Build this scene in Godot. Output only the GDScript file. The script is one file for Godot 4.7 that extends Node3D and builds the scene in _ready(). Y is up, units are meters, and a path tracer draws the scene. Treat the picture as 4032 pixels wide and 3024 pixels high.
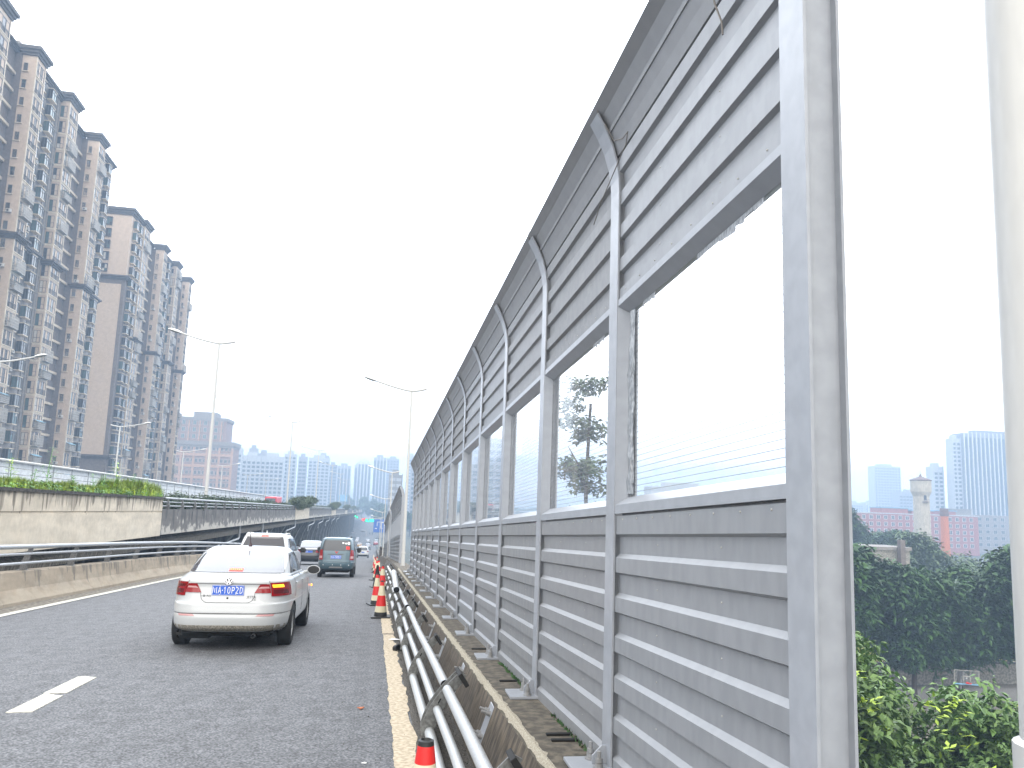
extends Node3D
# ---------------------------------------------------------------- mesh building
class MB:
	var v := PackedVector3Array()
	var n := PackedVector3Array()
	var t := PackedVector2Array()
	func tri(a: Vector3, b: Vector3, c: Vector3, na: Vector3, nb: Vector3, nc: Vector3, ua := Vector2.ZERO, ub := Vector2.ZERO, uc := Vector2.ZERO) -> void:
		v.append(a); v.append(c); v.append(b)
		n.append(na); n.append(nc); n.append(nb)
		t.append(ua); t.append(uc); t.append(ub)
	func quad(a: Vector3, b: Vector3, c: Vector3, d: Vector3, u0 := 0.0, v0 := 0.0, u1 := 1.0, v1 := 1.0) -> void:
		var m := (c - a).cross(d - b)
		m = m.normalized() if m.length_squared() > 1e-16 else Vector3.UP
		tri(a, b, c, m, m, m, Vector2(u0, v0), Vector2(u1, v0), Vector2(u1, v1))
		tri(a, c, d, m, m, m, Vector2(u0, v0), Vector2(u1, v1), Vector2(u0, v1))
	func squad(a: Vector3, b: Vector3, c: Vector3, d: Vector3, na: Vector3, nb: Vector3, nc: Vector3, nd: Vector3) -> void:
		tri(a, b, c, na, nb, nc)
		tri(a, c, d, na, nc, nd)
	func box(c: Vector3, s: Vector3, b := Basis.IDENTITY) -> void:
		var h := s * 0.5
		var p: Array[Vector3] = []
		for i in 8:
			p.append(c + b * Vector3(h.x if i & 1 else -h.x, h.y if i & 2 else -h.y, h.z if i & 4 else -h.z))
		quad(p[4], p[5], p[7], p[6]); quad(p[1], p[0], p[2], p[3])
		quad(p[5], p[1], p[3], p[7]); quad(p[0], p[4], p[6], p[2])
		quad(p[6], p[7], p[3], p[2]); quad(p[0], p[1], p[5], p[4])
	func span(lo: Vector3, hi: Vector3) -> void:
		box((lo + hi) * 0.5, (hi - lo).abs())
	# chamfered box
	func cbox(c: Vector3, s: Vector3, e: float, b := Basis.IDENTITY) -> void:
		var h := s * 0.5
		var ax := [Vector3.RIGHT, Vector3.UP, Vector3.BACK]
		for i in 3:
			for sg in [-1.0, 1.0]:
				var j := (i + 1) % 3
				var k := (i + 2) % 3
				var pts: Array[Vector3] = []
				for q in [[-1, -1], [1, -1], [1, 1], [-1, 1]]:
					pts.append(c + b * (ax[i] * h[i] * sg + ax[j] * (h[j] - e) * q[0] + ax[k] * (h[k] - e) * q[1]))
				if sg > 0: quad(pts[0], pts[1], pts[2], pts[3])
				else: quad(pts[3], pts[2], pts[1], pts[0])
		for i in 3:
			var j := (i + 1) % 3
			var k := (i + 2) % 3
			for sj in [-1.0, 1.0]:
				for sk in [-1.0, 1.0]:
					var pts: Array[Vector3] = []
					for q in [[-1, 0], [1, 0], [1, 1], [-1, 1]]:
						pts.append(c + b * (ax[i] * (h[i] - e) * q[0] + ax[j] * sj * (h[j] - e * q[1]) + ax[k] * sk * (h[k] - e * (1 - q[1]))))
					if sj * sk > 0: quad(pts[3], pts[2], pts[1], pts[0])
					else: quad(pts[0], pts[1], pts[2], pts[3])
	func tube(pts: Array, r0: float, r1 := -1.0, sides := 8, caps := true) -> void:
		if r1 < 0: r1 = r0
		var rings := []
		var up := Vector3.UP
		for i in pts.size():
			var d: Vector3 = (pts[min(i + 1, pts.size() - 1)] - pts[max(i - 1, 0)]).normalized()
			if absf(d.dot(up)) > 0.98: up = Vector3.RIGHT if absf(d.x) < 0.9 else Vector3.BACK
			var s := d.cross(up).normalized()
			var w := s.cross(d).normalized()
			up = w
			var rr := lerpf(r0, r1, float(i) / maxf(1.0, pts.size() - 1.0))
			var ring := []
			for k in sides:
				var a := TAU * k / sides
				var nn := s * cos(a) + w * sin(a)
				ring.append([pts[i] + nn * rr, nn])
			rings.append(ring)
		for i in rings.size() - 1:
			for k in sides:
				var a = rings[i][k]; var b = rings[i][(k + 1) % sides]
				var c = rings[i + 1][(k + 1) % sides]; var d = rings[i + 1][k]
				squad(b[0], a[0], d[0], c[0], b[1], a[1], d[1], c[1])
		if caps:
			for e in [0, rings.size() - 1]:
				var cc: Vector3 = pts[e]
				for k in sides:
					var a: Vector3 = rings[e][k][0]; var b: Vector3 = rings[e][(k + 1) % sides][0]
					if e > 0:
						var sw := a; a = b; b = sw
					var m := (a - cc).cross(b - cc).normalized()
					tri(cc, a, b, m, m, m)
	# profile [[radius, height], ...] turned round an axis from o along +y (or basis b)
	func lathe(prof: Array, sides := 16, o := Vector3.ZERO, b := Basis.IDENTITY) -> void:
		for i in prof.size() - 1:
			var p := Vector2(prof[i][0], prof[i][1]); var q := Vector2(prof[i + 1][0], prof[i + 1][1])
			var d := (q - p).normalized()
			for k in sides:
				var a0 := TAU * k / sides; var a1 := TAU * (k + 1) / sides
				var e0 := Vector3(cos(a0), 0, -sin(a0)); var e1 := Vector3(cos(a1), 0, -sin(a1))
				var n0 := b * (e0 * d.y - Vector3.UP * d.x); var n1 := b * (e1 * d.y - Vector3.UP * d.x)
				squad(o + b * (e0 * p.x + Vector3.UP * p.y), o + b * (e1 * p.x + Vector3.UP * p.y), o + b * (e1 * q.x + Vector3.UP * q.y), o + b * (e0 * q.x + Vector3.UP * q.y), n0, n1, n1, n0)
	# open profile of (x, y) run along z through the stations zs; ys shift each station in y
	func run(prof: Array, zs: Array, ys: Array, xs := []) -> void:
		var along := 0.0
		for i in prof.size() - 1:
			var p: Vector2 = prof[i]; var q: Vector2 = prof[i + 1]
			var l := p.distance_to(q)
			for k in zs.size() - 1:
				var x0: float = xs[k] if xs else 0.0
				var x1: float = xs[k + 1] if xs else 0.0
				quad(Vector3(p.x + x0, p.y + ys[k], zs[k]), Vector3(q.x + x0, q.y + ys[k], zs[k]), Vector3(q.x + x1, q.y + ys[k + 1], zs[k + 1]), Vector3(p.x + x1, p.y + ys[k + 1], zs[k + 1]), -zs[k], along, -zs[k], along + l)
				var c := t.size()
				t[c - 6] = Vector2(-zs[k], along); t[c - 5] = Vector2(-zs[k + 1], along + l); t[c - 4] = Vector2(-zs[k], along + l)
				t[c - 3] = Vector2(-zs[k], along); t[c - 2] = Vector2(-zs[k + 1], along); t[c - 1] = Vector2(-zs[k + 1], along + l)
			along += l
	# a closed outline in the xy plane (counter-clockwise) given a thickness along z
	func slab(outline: PackedVector2Array, z0: float, z1: float, b := Basis.IDENTITY, o := Vector3.ZERO) -> void:
		var ids := Geometry2D.triangulate_polygon(outline)
		for i in range(0, ids.size(), 3):
			var a := outline[ids[i]]; var c := outline[ids[i + 1]]; var d := outline[ids[i + 2]]
			if (c - a).cross(d - a) < 0:
				var s := c; c = d; d = s
			var nf := b * Vector3.BACK
			tri(o + b * Vector3(a.x, a.y, z1), o + b * Vector3(c.x, c.y, z1), o + b * Vector3(d.x, d.y, z1), nf, nf, nf)
			tri(o + b * Vector3(a.x, a.y, z0), o + b * Vector3(d.x, d.y, z0), o + b * Vector3(c.x, c.y, z0), -nf, -nf, -nf)
		for i in outline.size():
			var a := outline[i]; var c := outline[(i + 1) % outline.size()]
			quad(o + b * Vector3(a.x, a.y, z0), o + b * Vector3(c.x, c.y, z0), o + b * Vector3(c.x, c.y, z1), o + b * Vector3(a.x, a.y, z1))
	func onto(mesh: ArrayMesh, m: Material) -> ArrayMesh:
		if v.size() == 0: return mesh
		var a := []
		a.resize(Mesh.ARRAY_MAX)
		a[Mesh.ARRAY_VERTEX] = v; a[Mesh.ARRAY_NORMAL] = n; a[Mesh.ARRAY_TEX_UV] = t
		mesh.add_surface_from_arrays(Mesh.PRIMITIVE_TRIANGLES, a)
		mesh.surface_set_material(mesh.get_surface_count() - 1, m)
		return mesh

func part(called: String, b, m: Material, parent: Node3D) -> MeshInstance3D:
	var o := MeshInstance3D.new()
	o.name = called
	o.mesh = b.onto(ArrayMesh.new(), m) if b is MB else b
	parent.add_child(o, true)
	return o
func put(called: String, mesh: Mesh, parent: Node3D, at: Vector3, basis := Basis.IDENTITY) -> MeshInstance3D:
	var o := MeshInstance3D.new()
	o.name = called
	o.mesh = mesh
	o.transform = Transform3D(basis, at)
	parent.add_child(o, true)
	return o
func numbered(called: String) -> String:
	if not has_node(called): return called
	var k := 1
	while has_node("%s_%03d" % [called, k]): k += 1
	return "%s_%03d" % [called, k]
func thing(called: String, label: String, category: String, at := Vector3.ZERO, turn := 0.0, group := "") -> Node3D:
	var o := Node3D.new()
	o.name = numbered(called)
	add_child(o)
	o.position = at
	o.rotation.y = turn
	tag(o, label, category, group)
	return o
func tag(o: Node, label: String, category: String, group := "") -> void:
	o.set_meta("label", label)
	o.set_meta("category", category)
	if group: o.set_meta("group", group)
func struct(called: String, b, m: Material) -> MeshInstance3D:
	var o := part(called, b, m, self)
	o.set_meta("kind", "structure")
	return o
func stuff(o: Node) -> Node:
	o.set_meta("kind", "stuff")
	return o
func dup(src: Node3D, label: String, group: String, at: Vector3, turn := 0.0) -> Node3D:
	var r: Node3D = src.duplicate()
	r.name = numbered(String(src.name).rstrip("0123456789").trim_suffix("_"))
	add_child(r)
	r.position = at
	r.rotation.y = turn
	r.set_meta("label", label)
	if group: r.set_meta("group", group)
	return r

# ---------------------------------------------------------------- materials
var M := {}
func noise_tex(freq: float, ramp: Array, kind := FastNoiseLite.TYPE_SIMPLEX_SMOOTH, size := 512, oct := 4, seed_ := 1) -> NoiseTexture2D:
	var f := FastNoiseLite.new()
	f.noise_type = kind
	f.frequency = freq
	f.fractal_octaves = oct
	f.seed = seed_
	var t := NoiseTexture2D.new()
	t.width = size
	t.height = size
	t.seamless = true
	t.noise = f
	if ramp:
		var g := Gradient.new()
		var offs := PackedFloat32Array()
		var cols := PackedColorArray()
		for r in ramp:
			offs.append(r[0]); cols.append(r[1])
		g.offsets = offs
		g.colors = cols
		t.color_ramp = g
	return t
func mat(called: String, c: Color, rough := 0.7, metal := 0.0) -> StandardMaterial3D:
	var m := StandardMaterial3D.new()
	m.resource_name = called
	m.albedo_color = c
	m.roughness = rough
	m.metallic = metal
	M[called] = m
	return m
func grey(x: float) -> Color:
	return Color(x, x, x)
# a surface with a noise albedo laid on by world position
func worn(called: String, lo: Color, hi: Color, scale: Vector3, freq: float, rough: float, metal := 0.0, relief := 0.0, oct := 5, seed_ := 1, kind := FastNoiseLite.TYPE_SIMPLEX_SMOOTH) -> StandardMaterial3D:
	var m := mat(called, Color.WHITE, rough, metal)
	m.albedo_texture = noise_tex(freq, [[0.25, lo], [0.75, hi]], kind, 512, oct, seed_)
	m.uv1_triplanar = true
	m.uv1_world_triplanar = true
	m.uv1_scale = scale
	if relief > 0.0:
		m.heightmap_enabled = true
		m.heightmap_texture = noise_tex(freq * 2.0, [], kind, 512, oct, seed_ + 7)
		m.heightmap_scale = relief
	return m
func lum(e: Color, times: float, called: String) -> StandardMaterial3D:
	var m := mat(called, e, 0.4)
	m.emission_enabled = true
	m.emission = e
	m.emission_energy_multiplier = times
	return m
# wall sheet with dirt runs that start at the top edge and pale washed patches near the foot; u = metres along, v = share of height from the foot
func run_stains(base: Color, dark: Color, pale: Color, seed_: int, reach: float, pale_amount: float) -> ImageTexture:
	var w := 1024
	var h := 128
	var rng := RandomNumberGenerator.new()
	rng.seed = seed_
	var fn := FastNoiseLite.new(); fn.seed = seed_; fn.frequency = 0.012; fn.fractal_octaves = 4
	var fine := FastNoiseLite.new(); fine.seed = seed_ + 3; fine.frequency = 0.09; fine.fractal_octaves = 3
	var im := Image.create(w, h, false, Image.FORMAT_RGB8)
	var run_len := PackedFloat32Array(); run_len.resize(w)
	var run_str := PackedFloat32Array(); run_str.resize(w)
	for k in 190:
		var x := rng.randi() % w
		var wd := rng.randi_range(1, 7)
		var l := pow(rng.randf(), 1.7) * reach * h
		var s := rng.randf_range(0.25, 0.9)
		for q in range(-wd, wd + 1):
			var xx := posmod(x + q, w)
			var f := 1.0 - absf(q) / (wd + 1.0)
			if l * (0.5 + 0.5 * f) > run_len[xx]: run_len[xx] = l * (0.5 + 0.5 * f)
			run_str[xx] = maxf(run_str[xx], s * f)
	for x in w:
		for y in h:
			var a := fn.get_noise_2d(minf(x, w - x) * 1.0, y * 2.0) * 0.5 + 0.5
			var b := fine.get_noise_2d(x * 1.0, y * 0.5) * 0.5 + 0.5
			var c := base * (0.86 + 0.2 * a) * (0.94 + 0.1 * b)
			var d := clampf((run_len[x] * (0.75 + 0.5 * b) - y) / 6.0, 0, 1) * run_str[x]
			c = c.lerp(dark, d)
			var pv := clampf((fn.get_noise_2d(x * 2.6 + 500.0, y * 1.1) + (float(y) / h - 0.62) * 1.6) * 5.0 * b, 0, 1) * pale_amount
			c = c.lerp(pale, pv)
			im.set_pixel(x, y, Color(c.r, c.g, c.b))
	return ImageTexture.create_from_image(im)

# ---------------------------------------------------------------- the place: profile of the descending road
const KNOTS := [[-40.0, 2.13], [0.0, 0.0], [34.0, -1.81], [60.0, -3.6], [136.0, -9.2], [257.0, -16.0], [349.0, -19.5], [430.0, -20.0], [3000.0, -20.0]]
func road_y(z: float) -> float:
	var d := -z
	var lo := d - 6.0
	var hi := d + 6.0
	if d < 30.0: return -0.0533 * d
	return (_ry(lo) + 2.0 * _ry(d) + _ry(hi)) * 0.25
func _ry(d: float) -> float:
	for i in KNOTS.size() - 1:
		if d <= KNOTS[i + 1][0]:
			return lerpf(KNOTS[i][1], KNOTS[i + 1][1], (d - KNOTS[i][0]) / (KNOTS[i + 1][0] - KNOTS[i][0]))
	return -20.0
func ground_y(d: float) -> float:
	return lerpf(-16.5, -20.3, clampf((d - 140.0) / 190.0, 0, 1))
func vy(z: float) -> float:  # line of the viaduct
	return 0.0225 * z
func stations(d0: float, d1: float, step: float) -> Array:
	var a := []
	var k := int(ceil((d1 - d0) / step))
	for i in k + 1: a.append(-lerpf(d0, d1, float(i) / k))
	return a
func shifts(zs: Array) -> Array:
	return zs.map(func(z): return road_y(z))

func _ready() -> void:
	var cam := Camera3D.new()
	cam.name = "camera"
	cam.position = Vector3(0, 1.65, 0)
	cam.basis = Basis.from_euler(Vector3(deg_to_rad(8.151), deg_to_rad(-9.4537), deg_to_rad(1.971)))
	cam.fov = 52.0
	cam.near = 0.05
	cam.far = 6000.0
	add_child(cam)
	var we := WorldEnvironment.new()
	we.name = "world_environment"
	var env := Environment.new()
	env.background_mode = Environment.BG_SKY
	var sky := Sky.new()
	var psm := ProceduralSkyMaterial.new()
	psm.sky_top_color = Color(1.84, 1.95, 2.12).linear_to_srgb()  # an overcast sky is brightest overhead
	psm.sky_horizon_color = Color(0.965, 0.985, 1.015)
	psm.sky_curve = 0.6
	psm.ground_horizon_color = Color(0.5, 0.52, 0.55)
	psm.ground_bottom_color = Color(0.3, 0.31, 0.33)
	sky.sky_material = psm
	env.sky = sky
	env.background_energy_multiplier = 1.0
	env.tonemap_mode = Environment.TONE_MAPPER_LINEAR
	env.tonemap_exposure = 3.55
	env.fog_enabled = true
	env.fog_density = 0.00135
	env.fog_light_color = Color(0.76, 0.87, 1.0)
	env.sdfgi_enabled = true
	env.ssao_enabled = true
	env.ssil_enabled = true
	we.environment = env
	add_child(we)
	var sun := DirectionalLight3D.new()
	sun.name = "sun"
	sun.light_energy = 0.42
	sun.light_angular_distance = 80.0
	sun.light_color = Color(1.0, 0.985, 0.96)
	sun.rotation_degrees = Vector3(-37, -6, 0)
	sun.shadow_enabled = true
	add_child(sun)

	materials()
	setting()
	right_parapet()
	noise_barriers()
	fallen_railing()
	left_rail()
	viaduct()
	tower_blocks()
	far_buildings()
	right_side()
	street_lamps()
	vehicles()
	cones_and_litter()
	far_street()

func materials() -> void:
	var a := worn("asphalt", Color(0.27, 0.275, 0.285), Color(0.50, 0.505, 0.52), Vector3.ONE * 0.5, 0.33, 0.85, 0.0, 0.5, 2, 5, FastNoiseLite.TYPE_VALUE)
	a.detail_enabled = true
	a.detail_blend_mode = BaseMaterial3D.BLEND_MODE_MUL
	a.detail_albedo = noise_tex(0.012, [[0.2, grey(0.88)], [0.5, grey(0.96)], [0.8, Color.WHITE]], FastNoiseLite.TYPE_SIMPLEX_SMOOTH, 512, 5, 9)
	a.uv2_triplanar = true
	a.uv2_world_triplanar = true
	a.uv2_scale = Vector3(0.13, 0.13, 0.09)
	worn("ground", Color(0.21, 0.23, 0.17), Color(0.36, 0.35, 0.28), Vector3.ONE * 0.05, 0.03, 0.95)
	worn("road_paint", Color(0.62, 0.61, 0.57), Color(0.84, 0.83, 0.79), Vector3.ONE * 0.6, 0.05, 0.75, 0.0, 0.2)
	worn("old_paint", Color(0.62, 0.565, 0.48), Color(0.77, 0.715, 0.62), Vector3.ONE * 0.7, 0.05, 0.8, 0.0, 0.2, 5, 3)
	worn("gutter_grit", Color(0.17, 0.16, 0.15), Color(0.42, 0.40, 0.37), Vector3.ONE * 1.2, 0.08, 0.95, 0.0, 1.0, 4, 4)
	worn("stained_concrete", Color(0.20, 0.175, 0.145), Color(0.39, 0.35, 0.295), Vector3(1.3, 0.4, 1.3), 0.02, 0.9, 0.0, 0.4, 6, 6)
	worn("coping_concrete", Color(0.27, 0.25, 0.215), Color(0.40, 0.37, 0.32), Vector3(1.6, 1.6, 1.3), 0.012, 0.9, 0.0, 0.4, 6, 8)
	worn("pale_mortar", Color(0.52, 0.49, 0.43), Color(0.76, 0.73, 0.66), Vector3.ONE * 3.0, 0.05, 0.95, 0.0, 0.6)
	worn("kerb_concrete", Color(0.30, 0.28, 0.245), Color(0.55, 0.525, 0.48), Vector3(0.5, 0.12, 0.5), 0.03, 0.9, 0.0, 0.3, 6, 12)
	worn("under_concrete", Color(0.25, 0.255, 0.25), Color(0.40, 0.40, 0.385), Vector3(0.2, 0.06, 0.2), 0.03, 0.92, 0.0, 0.0, 5, 14)
	worn("dark_cap", Color(0.15, 0.145, 0.135), Color(0.32, 0.30, 0.28), Vector3.ONE * 0.4, 0.03, 0.95, 0.0, 0.4, 5, 15)
	var cw := mat("cream_wall", Color.WHITE, 0.9)
	cw.albedo_texture = run_stains(Color(0.80, 0.755, 0.68), Color(0.36, 0.33, 0.29), Color(0.82, 0.79, 0.73), 4, 0.42, 0.25)
	var lw := mat("buff_parapet", Color.WHITE, 0.9)
	lw.albedo_texture = run_stains(Color(0.60, 0.55, 0.48), Color(0.36, 0.34, 0.31), Color(0.64, 0.61, 0.55), 14, 0.9, 0.35)
	var gw := mat("girder_wall", Color.WHITE, 0.92)
	gw.albedo_texture = run_stains(Color(0.42, 0.41, 0.40), Color(0.24, 0.24, 0.24), Color(0.74, 0.72, 0.68), 8, 0.85, 0.85)
	var pp := worn("panel_paint", Color(0.495, 0.50, 0.51), Color(0.52, 0.525, 0.535), Vector3.ONE * 0.5, 0.03, 0.42, 0.0, 0.0)
	pp.metallic_specular = 0.45
	worn("panel_paint_dull", Color(0.47, 0.475, 0.485), Color(0.505, 0.51, 0.515), Vector3(0.7, 0.25, 0.7), 0.03, 0.5, 0.0, 0.0, 5, 33)
	worn("panel_paint_fresh", Color(0.505, 0.515, 0.53), Color(0.535, 0.545, 0.56), Vector3(0.7, 0.25, 0.7), 0.03, 0.4, 0.0, 0.0, 5, 35)
	var fp := worn("frame_paint", Color(0.575, 0.59, 0.615), Color(0.605, 0.62, 0.645), Vector3.ONE * 0.6, 0.03, 0.28)
	fp.metallic_specular = 0.5
	mat("near_black", grey(0.10), 0.8)  # plain near-black for pads, foot plates, seams and other dark parts
	worn("galvanised", Color(0.64, 0.65, 0.655), Color(0.73, 0.74, 0.745), Vector3.ONE * 3.0, 0.04, 0.5, 0.35)
	worn("old_zinc", Color(0.36, 0.365, 0.36), Color(0.48, 0.485, 0.48), Vector3.ONE * 2.0, 0.02, 0.55, 0.15, 0.0, 5, 21)
	worn("rail_grey", Color(0.52, 0.53, 0.54), Color(0.70, 0.71, 0.72), Vector3.ONE * 2.0, 0.03, 0.42, 0.3, 0.0, 5, 23)
	worn("post_grey", Color(0.36, 0.36, 0.36), Color(0.52, 0.52, 0.52), Vector3.ONE * 2.0, 0.03, 0.6, 0.2, 0.0, 5, 25)
	mat("bolt_steel", grey(0.60), 0.4, 0.45)
	mat("black_hole", grey(0.05), 0.9)
	mat("black_plastic", grey(0.13), 0.55)
	mat("rubber", grey(0.12), 0.85)
	var pane := mat("acrylic", Color(0.95, 0.98, 1.0, 0.05), 0.03)
	pane.transparency = BaseMaterial3D.TRANSPARENCY_ALPHA
	mat("thread", Color(0.52, 0.54, 0.56), 0.6)
	worn("torn_film", Color(0.36, 0.38, 0.40), Color(0.74, 0.75, 0.76), Vector3(9, 1.2, 9), 0.03, 0.35, 0.0, 0.0, 4, 31)
	mat("wire_tie", Color(0.42, 0.40, 0.38), 0.6)
	worn("lamp_white", Color(0.705, 0.705, 0.695), Color(0.725, 0.725, 0.715), Vector3(3.0, 0.6, 3.0), 0.02, 0.45)
	mat("lamp_lens", Color(0.55, 0.56, 0.55), 0.2)
	mat("lamp_shell", Color(0.80, 0.80, 0.78), 0.35)
	worn("tower_beige", Color(0.71, 0.64, 0.575), Color(0.75, 0.68, 0.615), Vector3.ONE * 0.06, 0.03, 0.9)
	worn("tower_trim", Color(0.73, 0.68, 0.61), Color(0.78, 0.73, 0.66), Vector3.ONE * 0.06, 0.03, 0.9)
	worn("tower_dark", Color(0.385, 0.355, 0.345), Color(0.435, 0.405, 0.39), Vector3.ONE * 0.09, 0.03, 0.9)
	worn("tower_grey", Color(0.47, 0.455, 0.445), Color(0.53, 0.51, 0.495), Vector3.ONE * 0.09, 0.03, 0.9)
	worn("cornice_dark", Color(0.28, 0.27, 0.275), Color(0.35, 0.34, 0.34), Vector3.ONE * 0.09, 0.03, 0.9)
	mat("window_frame", Color(0.30, 0.30, 0.31), 0.5)
	mat("glass_dark", Color(0.17, 0.19, 0.20), 0.05)
	mat("glass_teal", Color(0.25, 0.35, 0.35), 0.05)
	mat("glass_sky", Color(0.36, 0.37, 0.365), 0.05)  # paler pane, with some of the sky reflection put into its colour
	mat("curtain", Color(0.72, 0.70, 0.67), 0.6)
	mat("cage_steel", Color(0.66, 0.65, 0.63), 0.5)
	mat("cage_backing", Color(0.58, 0.56, 0.54), 0.7)
	mat("aircon", Color(0.78, 0.77, 0.75), 0.5)
	mat("awning_blue", Color(0.42, 0.60, 0.68), 0.6)
	worn("brown_block", Color(0.50, 0.415, 0.39), Color(0.56, 0.465, 0.43), Vector3.ONE * 0.05, 0.03, 0.9)
	worn("brown_frame", Color(0.64, 0.52, 0.45), Color(0.70, 0.57, 0.49), Vector3.ONE * 0.05, 0.03, 0.9)
	worn("red_brick", Color(0.54, 0.30, 0.26), Color(0.60, 0.345, 0.30), Vector3.ONE * 0.05, 0.03, 0.9)
	worn("chimney_brick", Color(0.66, 0.38, 0.25), Color(0.74, 0.46, 0.32), Vector3.ONE * 0.2, 0.03, 0.9)
	worn("tank_concrete", Color(0.62, 0.59, 0.53), Color(0.72, 0.69, 0.63), Vector3(0.1, 0.03, 0.1), 0.03, 0.9)
	mat("tank_roof", Color(0.42, 0.36, 0.36), 0.8)
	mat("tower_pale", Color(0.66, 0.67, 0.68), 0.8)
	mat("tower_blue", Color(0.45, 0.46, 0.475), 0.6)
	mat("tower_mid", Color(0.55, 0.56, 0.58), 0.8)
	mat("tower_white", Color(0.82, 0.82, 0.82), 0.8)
	mat("window_far", Color(0.20, 0.22, 0.23), 0.1)
	mat("roof_blue", Color(0.42, 0.62, 0.74), 0.7)
	mat("white_frame", Color(0.80, 0.80, 0.78), 0.6)
	worn("yard_wall", Color(0.44, 0.43, 0.40), Color(0.60, 0.585, 0.55), Vector3.ONE * 0.2, 0.03, 0.95)
	worn("dry_grass", Color(0.52, 0.47, 0.33), Color(0.66, 0.60, 0.44), Vector3.ONE * 0.4, 0.05, 0.95)
	worn("bark", Color(0.20, 0.18, 0.16), Color(0.32, 0.29, 0.26), Vector3(2, 0.5, 2), 0.04, 0.95)
	mat("whitewash", Color(0.80, 0.79, 0.76), 0.9)
	for l in [["leaf_dark", Color(0.22, 0.35, 0.18)], ["leaf_mid", Color(0.40, 0.52, 0.30)], ["leaf_lime", Color(0.60, 0.70, 0.20)], ["leaf_dull", Color(0.34, 0.42, 0.30)], ["grass_blade", Color(0.70, 0.80, 0.40)], ["weed_leaf", Color(0.44, 0.60, 0.36)], ["hedge_leaf", Color(0.24, 0.32, 0.18)], ["shrub_leaf", Color(0.30, 0.36, 0.20)]]:
		var m := mat(l[0], l[1], 0.55)
		m.backlight_enabled = true
		m.backlight = l[1].darkened(0.35)
		m.vertex_color_use_as_albedo = true
		m.cull_mode = BaseMaterial3D.CULL_DISABLED
	mat("cone_red", Color(0.80, 0.13, 0.12), 0.5)
	mat("cone_cream", Color(0.80, 0.77, 0.66), 0.5)
	mat("sign_blue", Color(0.10, 0.36, 0.72), 0.5)
	mat("sign_white", Color(0.88, 0.88, 0.88), 0.5)
	worn("white_board", Color(0.75, 0.76, 0.76), Color(0.82, 0.83, 0.83), Vector3.ONE * 0.1, 0.03, 0.6)
	mat("board_clear", Color(0.66, 0.70, 0.73), 0.2)
	mat("bus_red", Color(0.78, 0.20, 0.24), 0.4)

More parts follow.
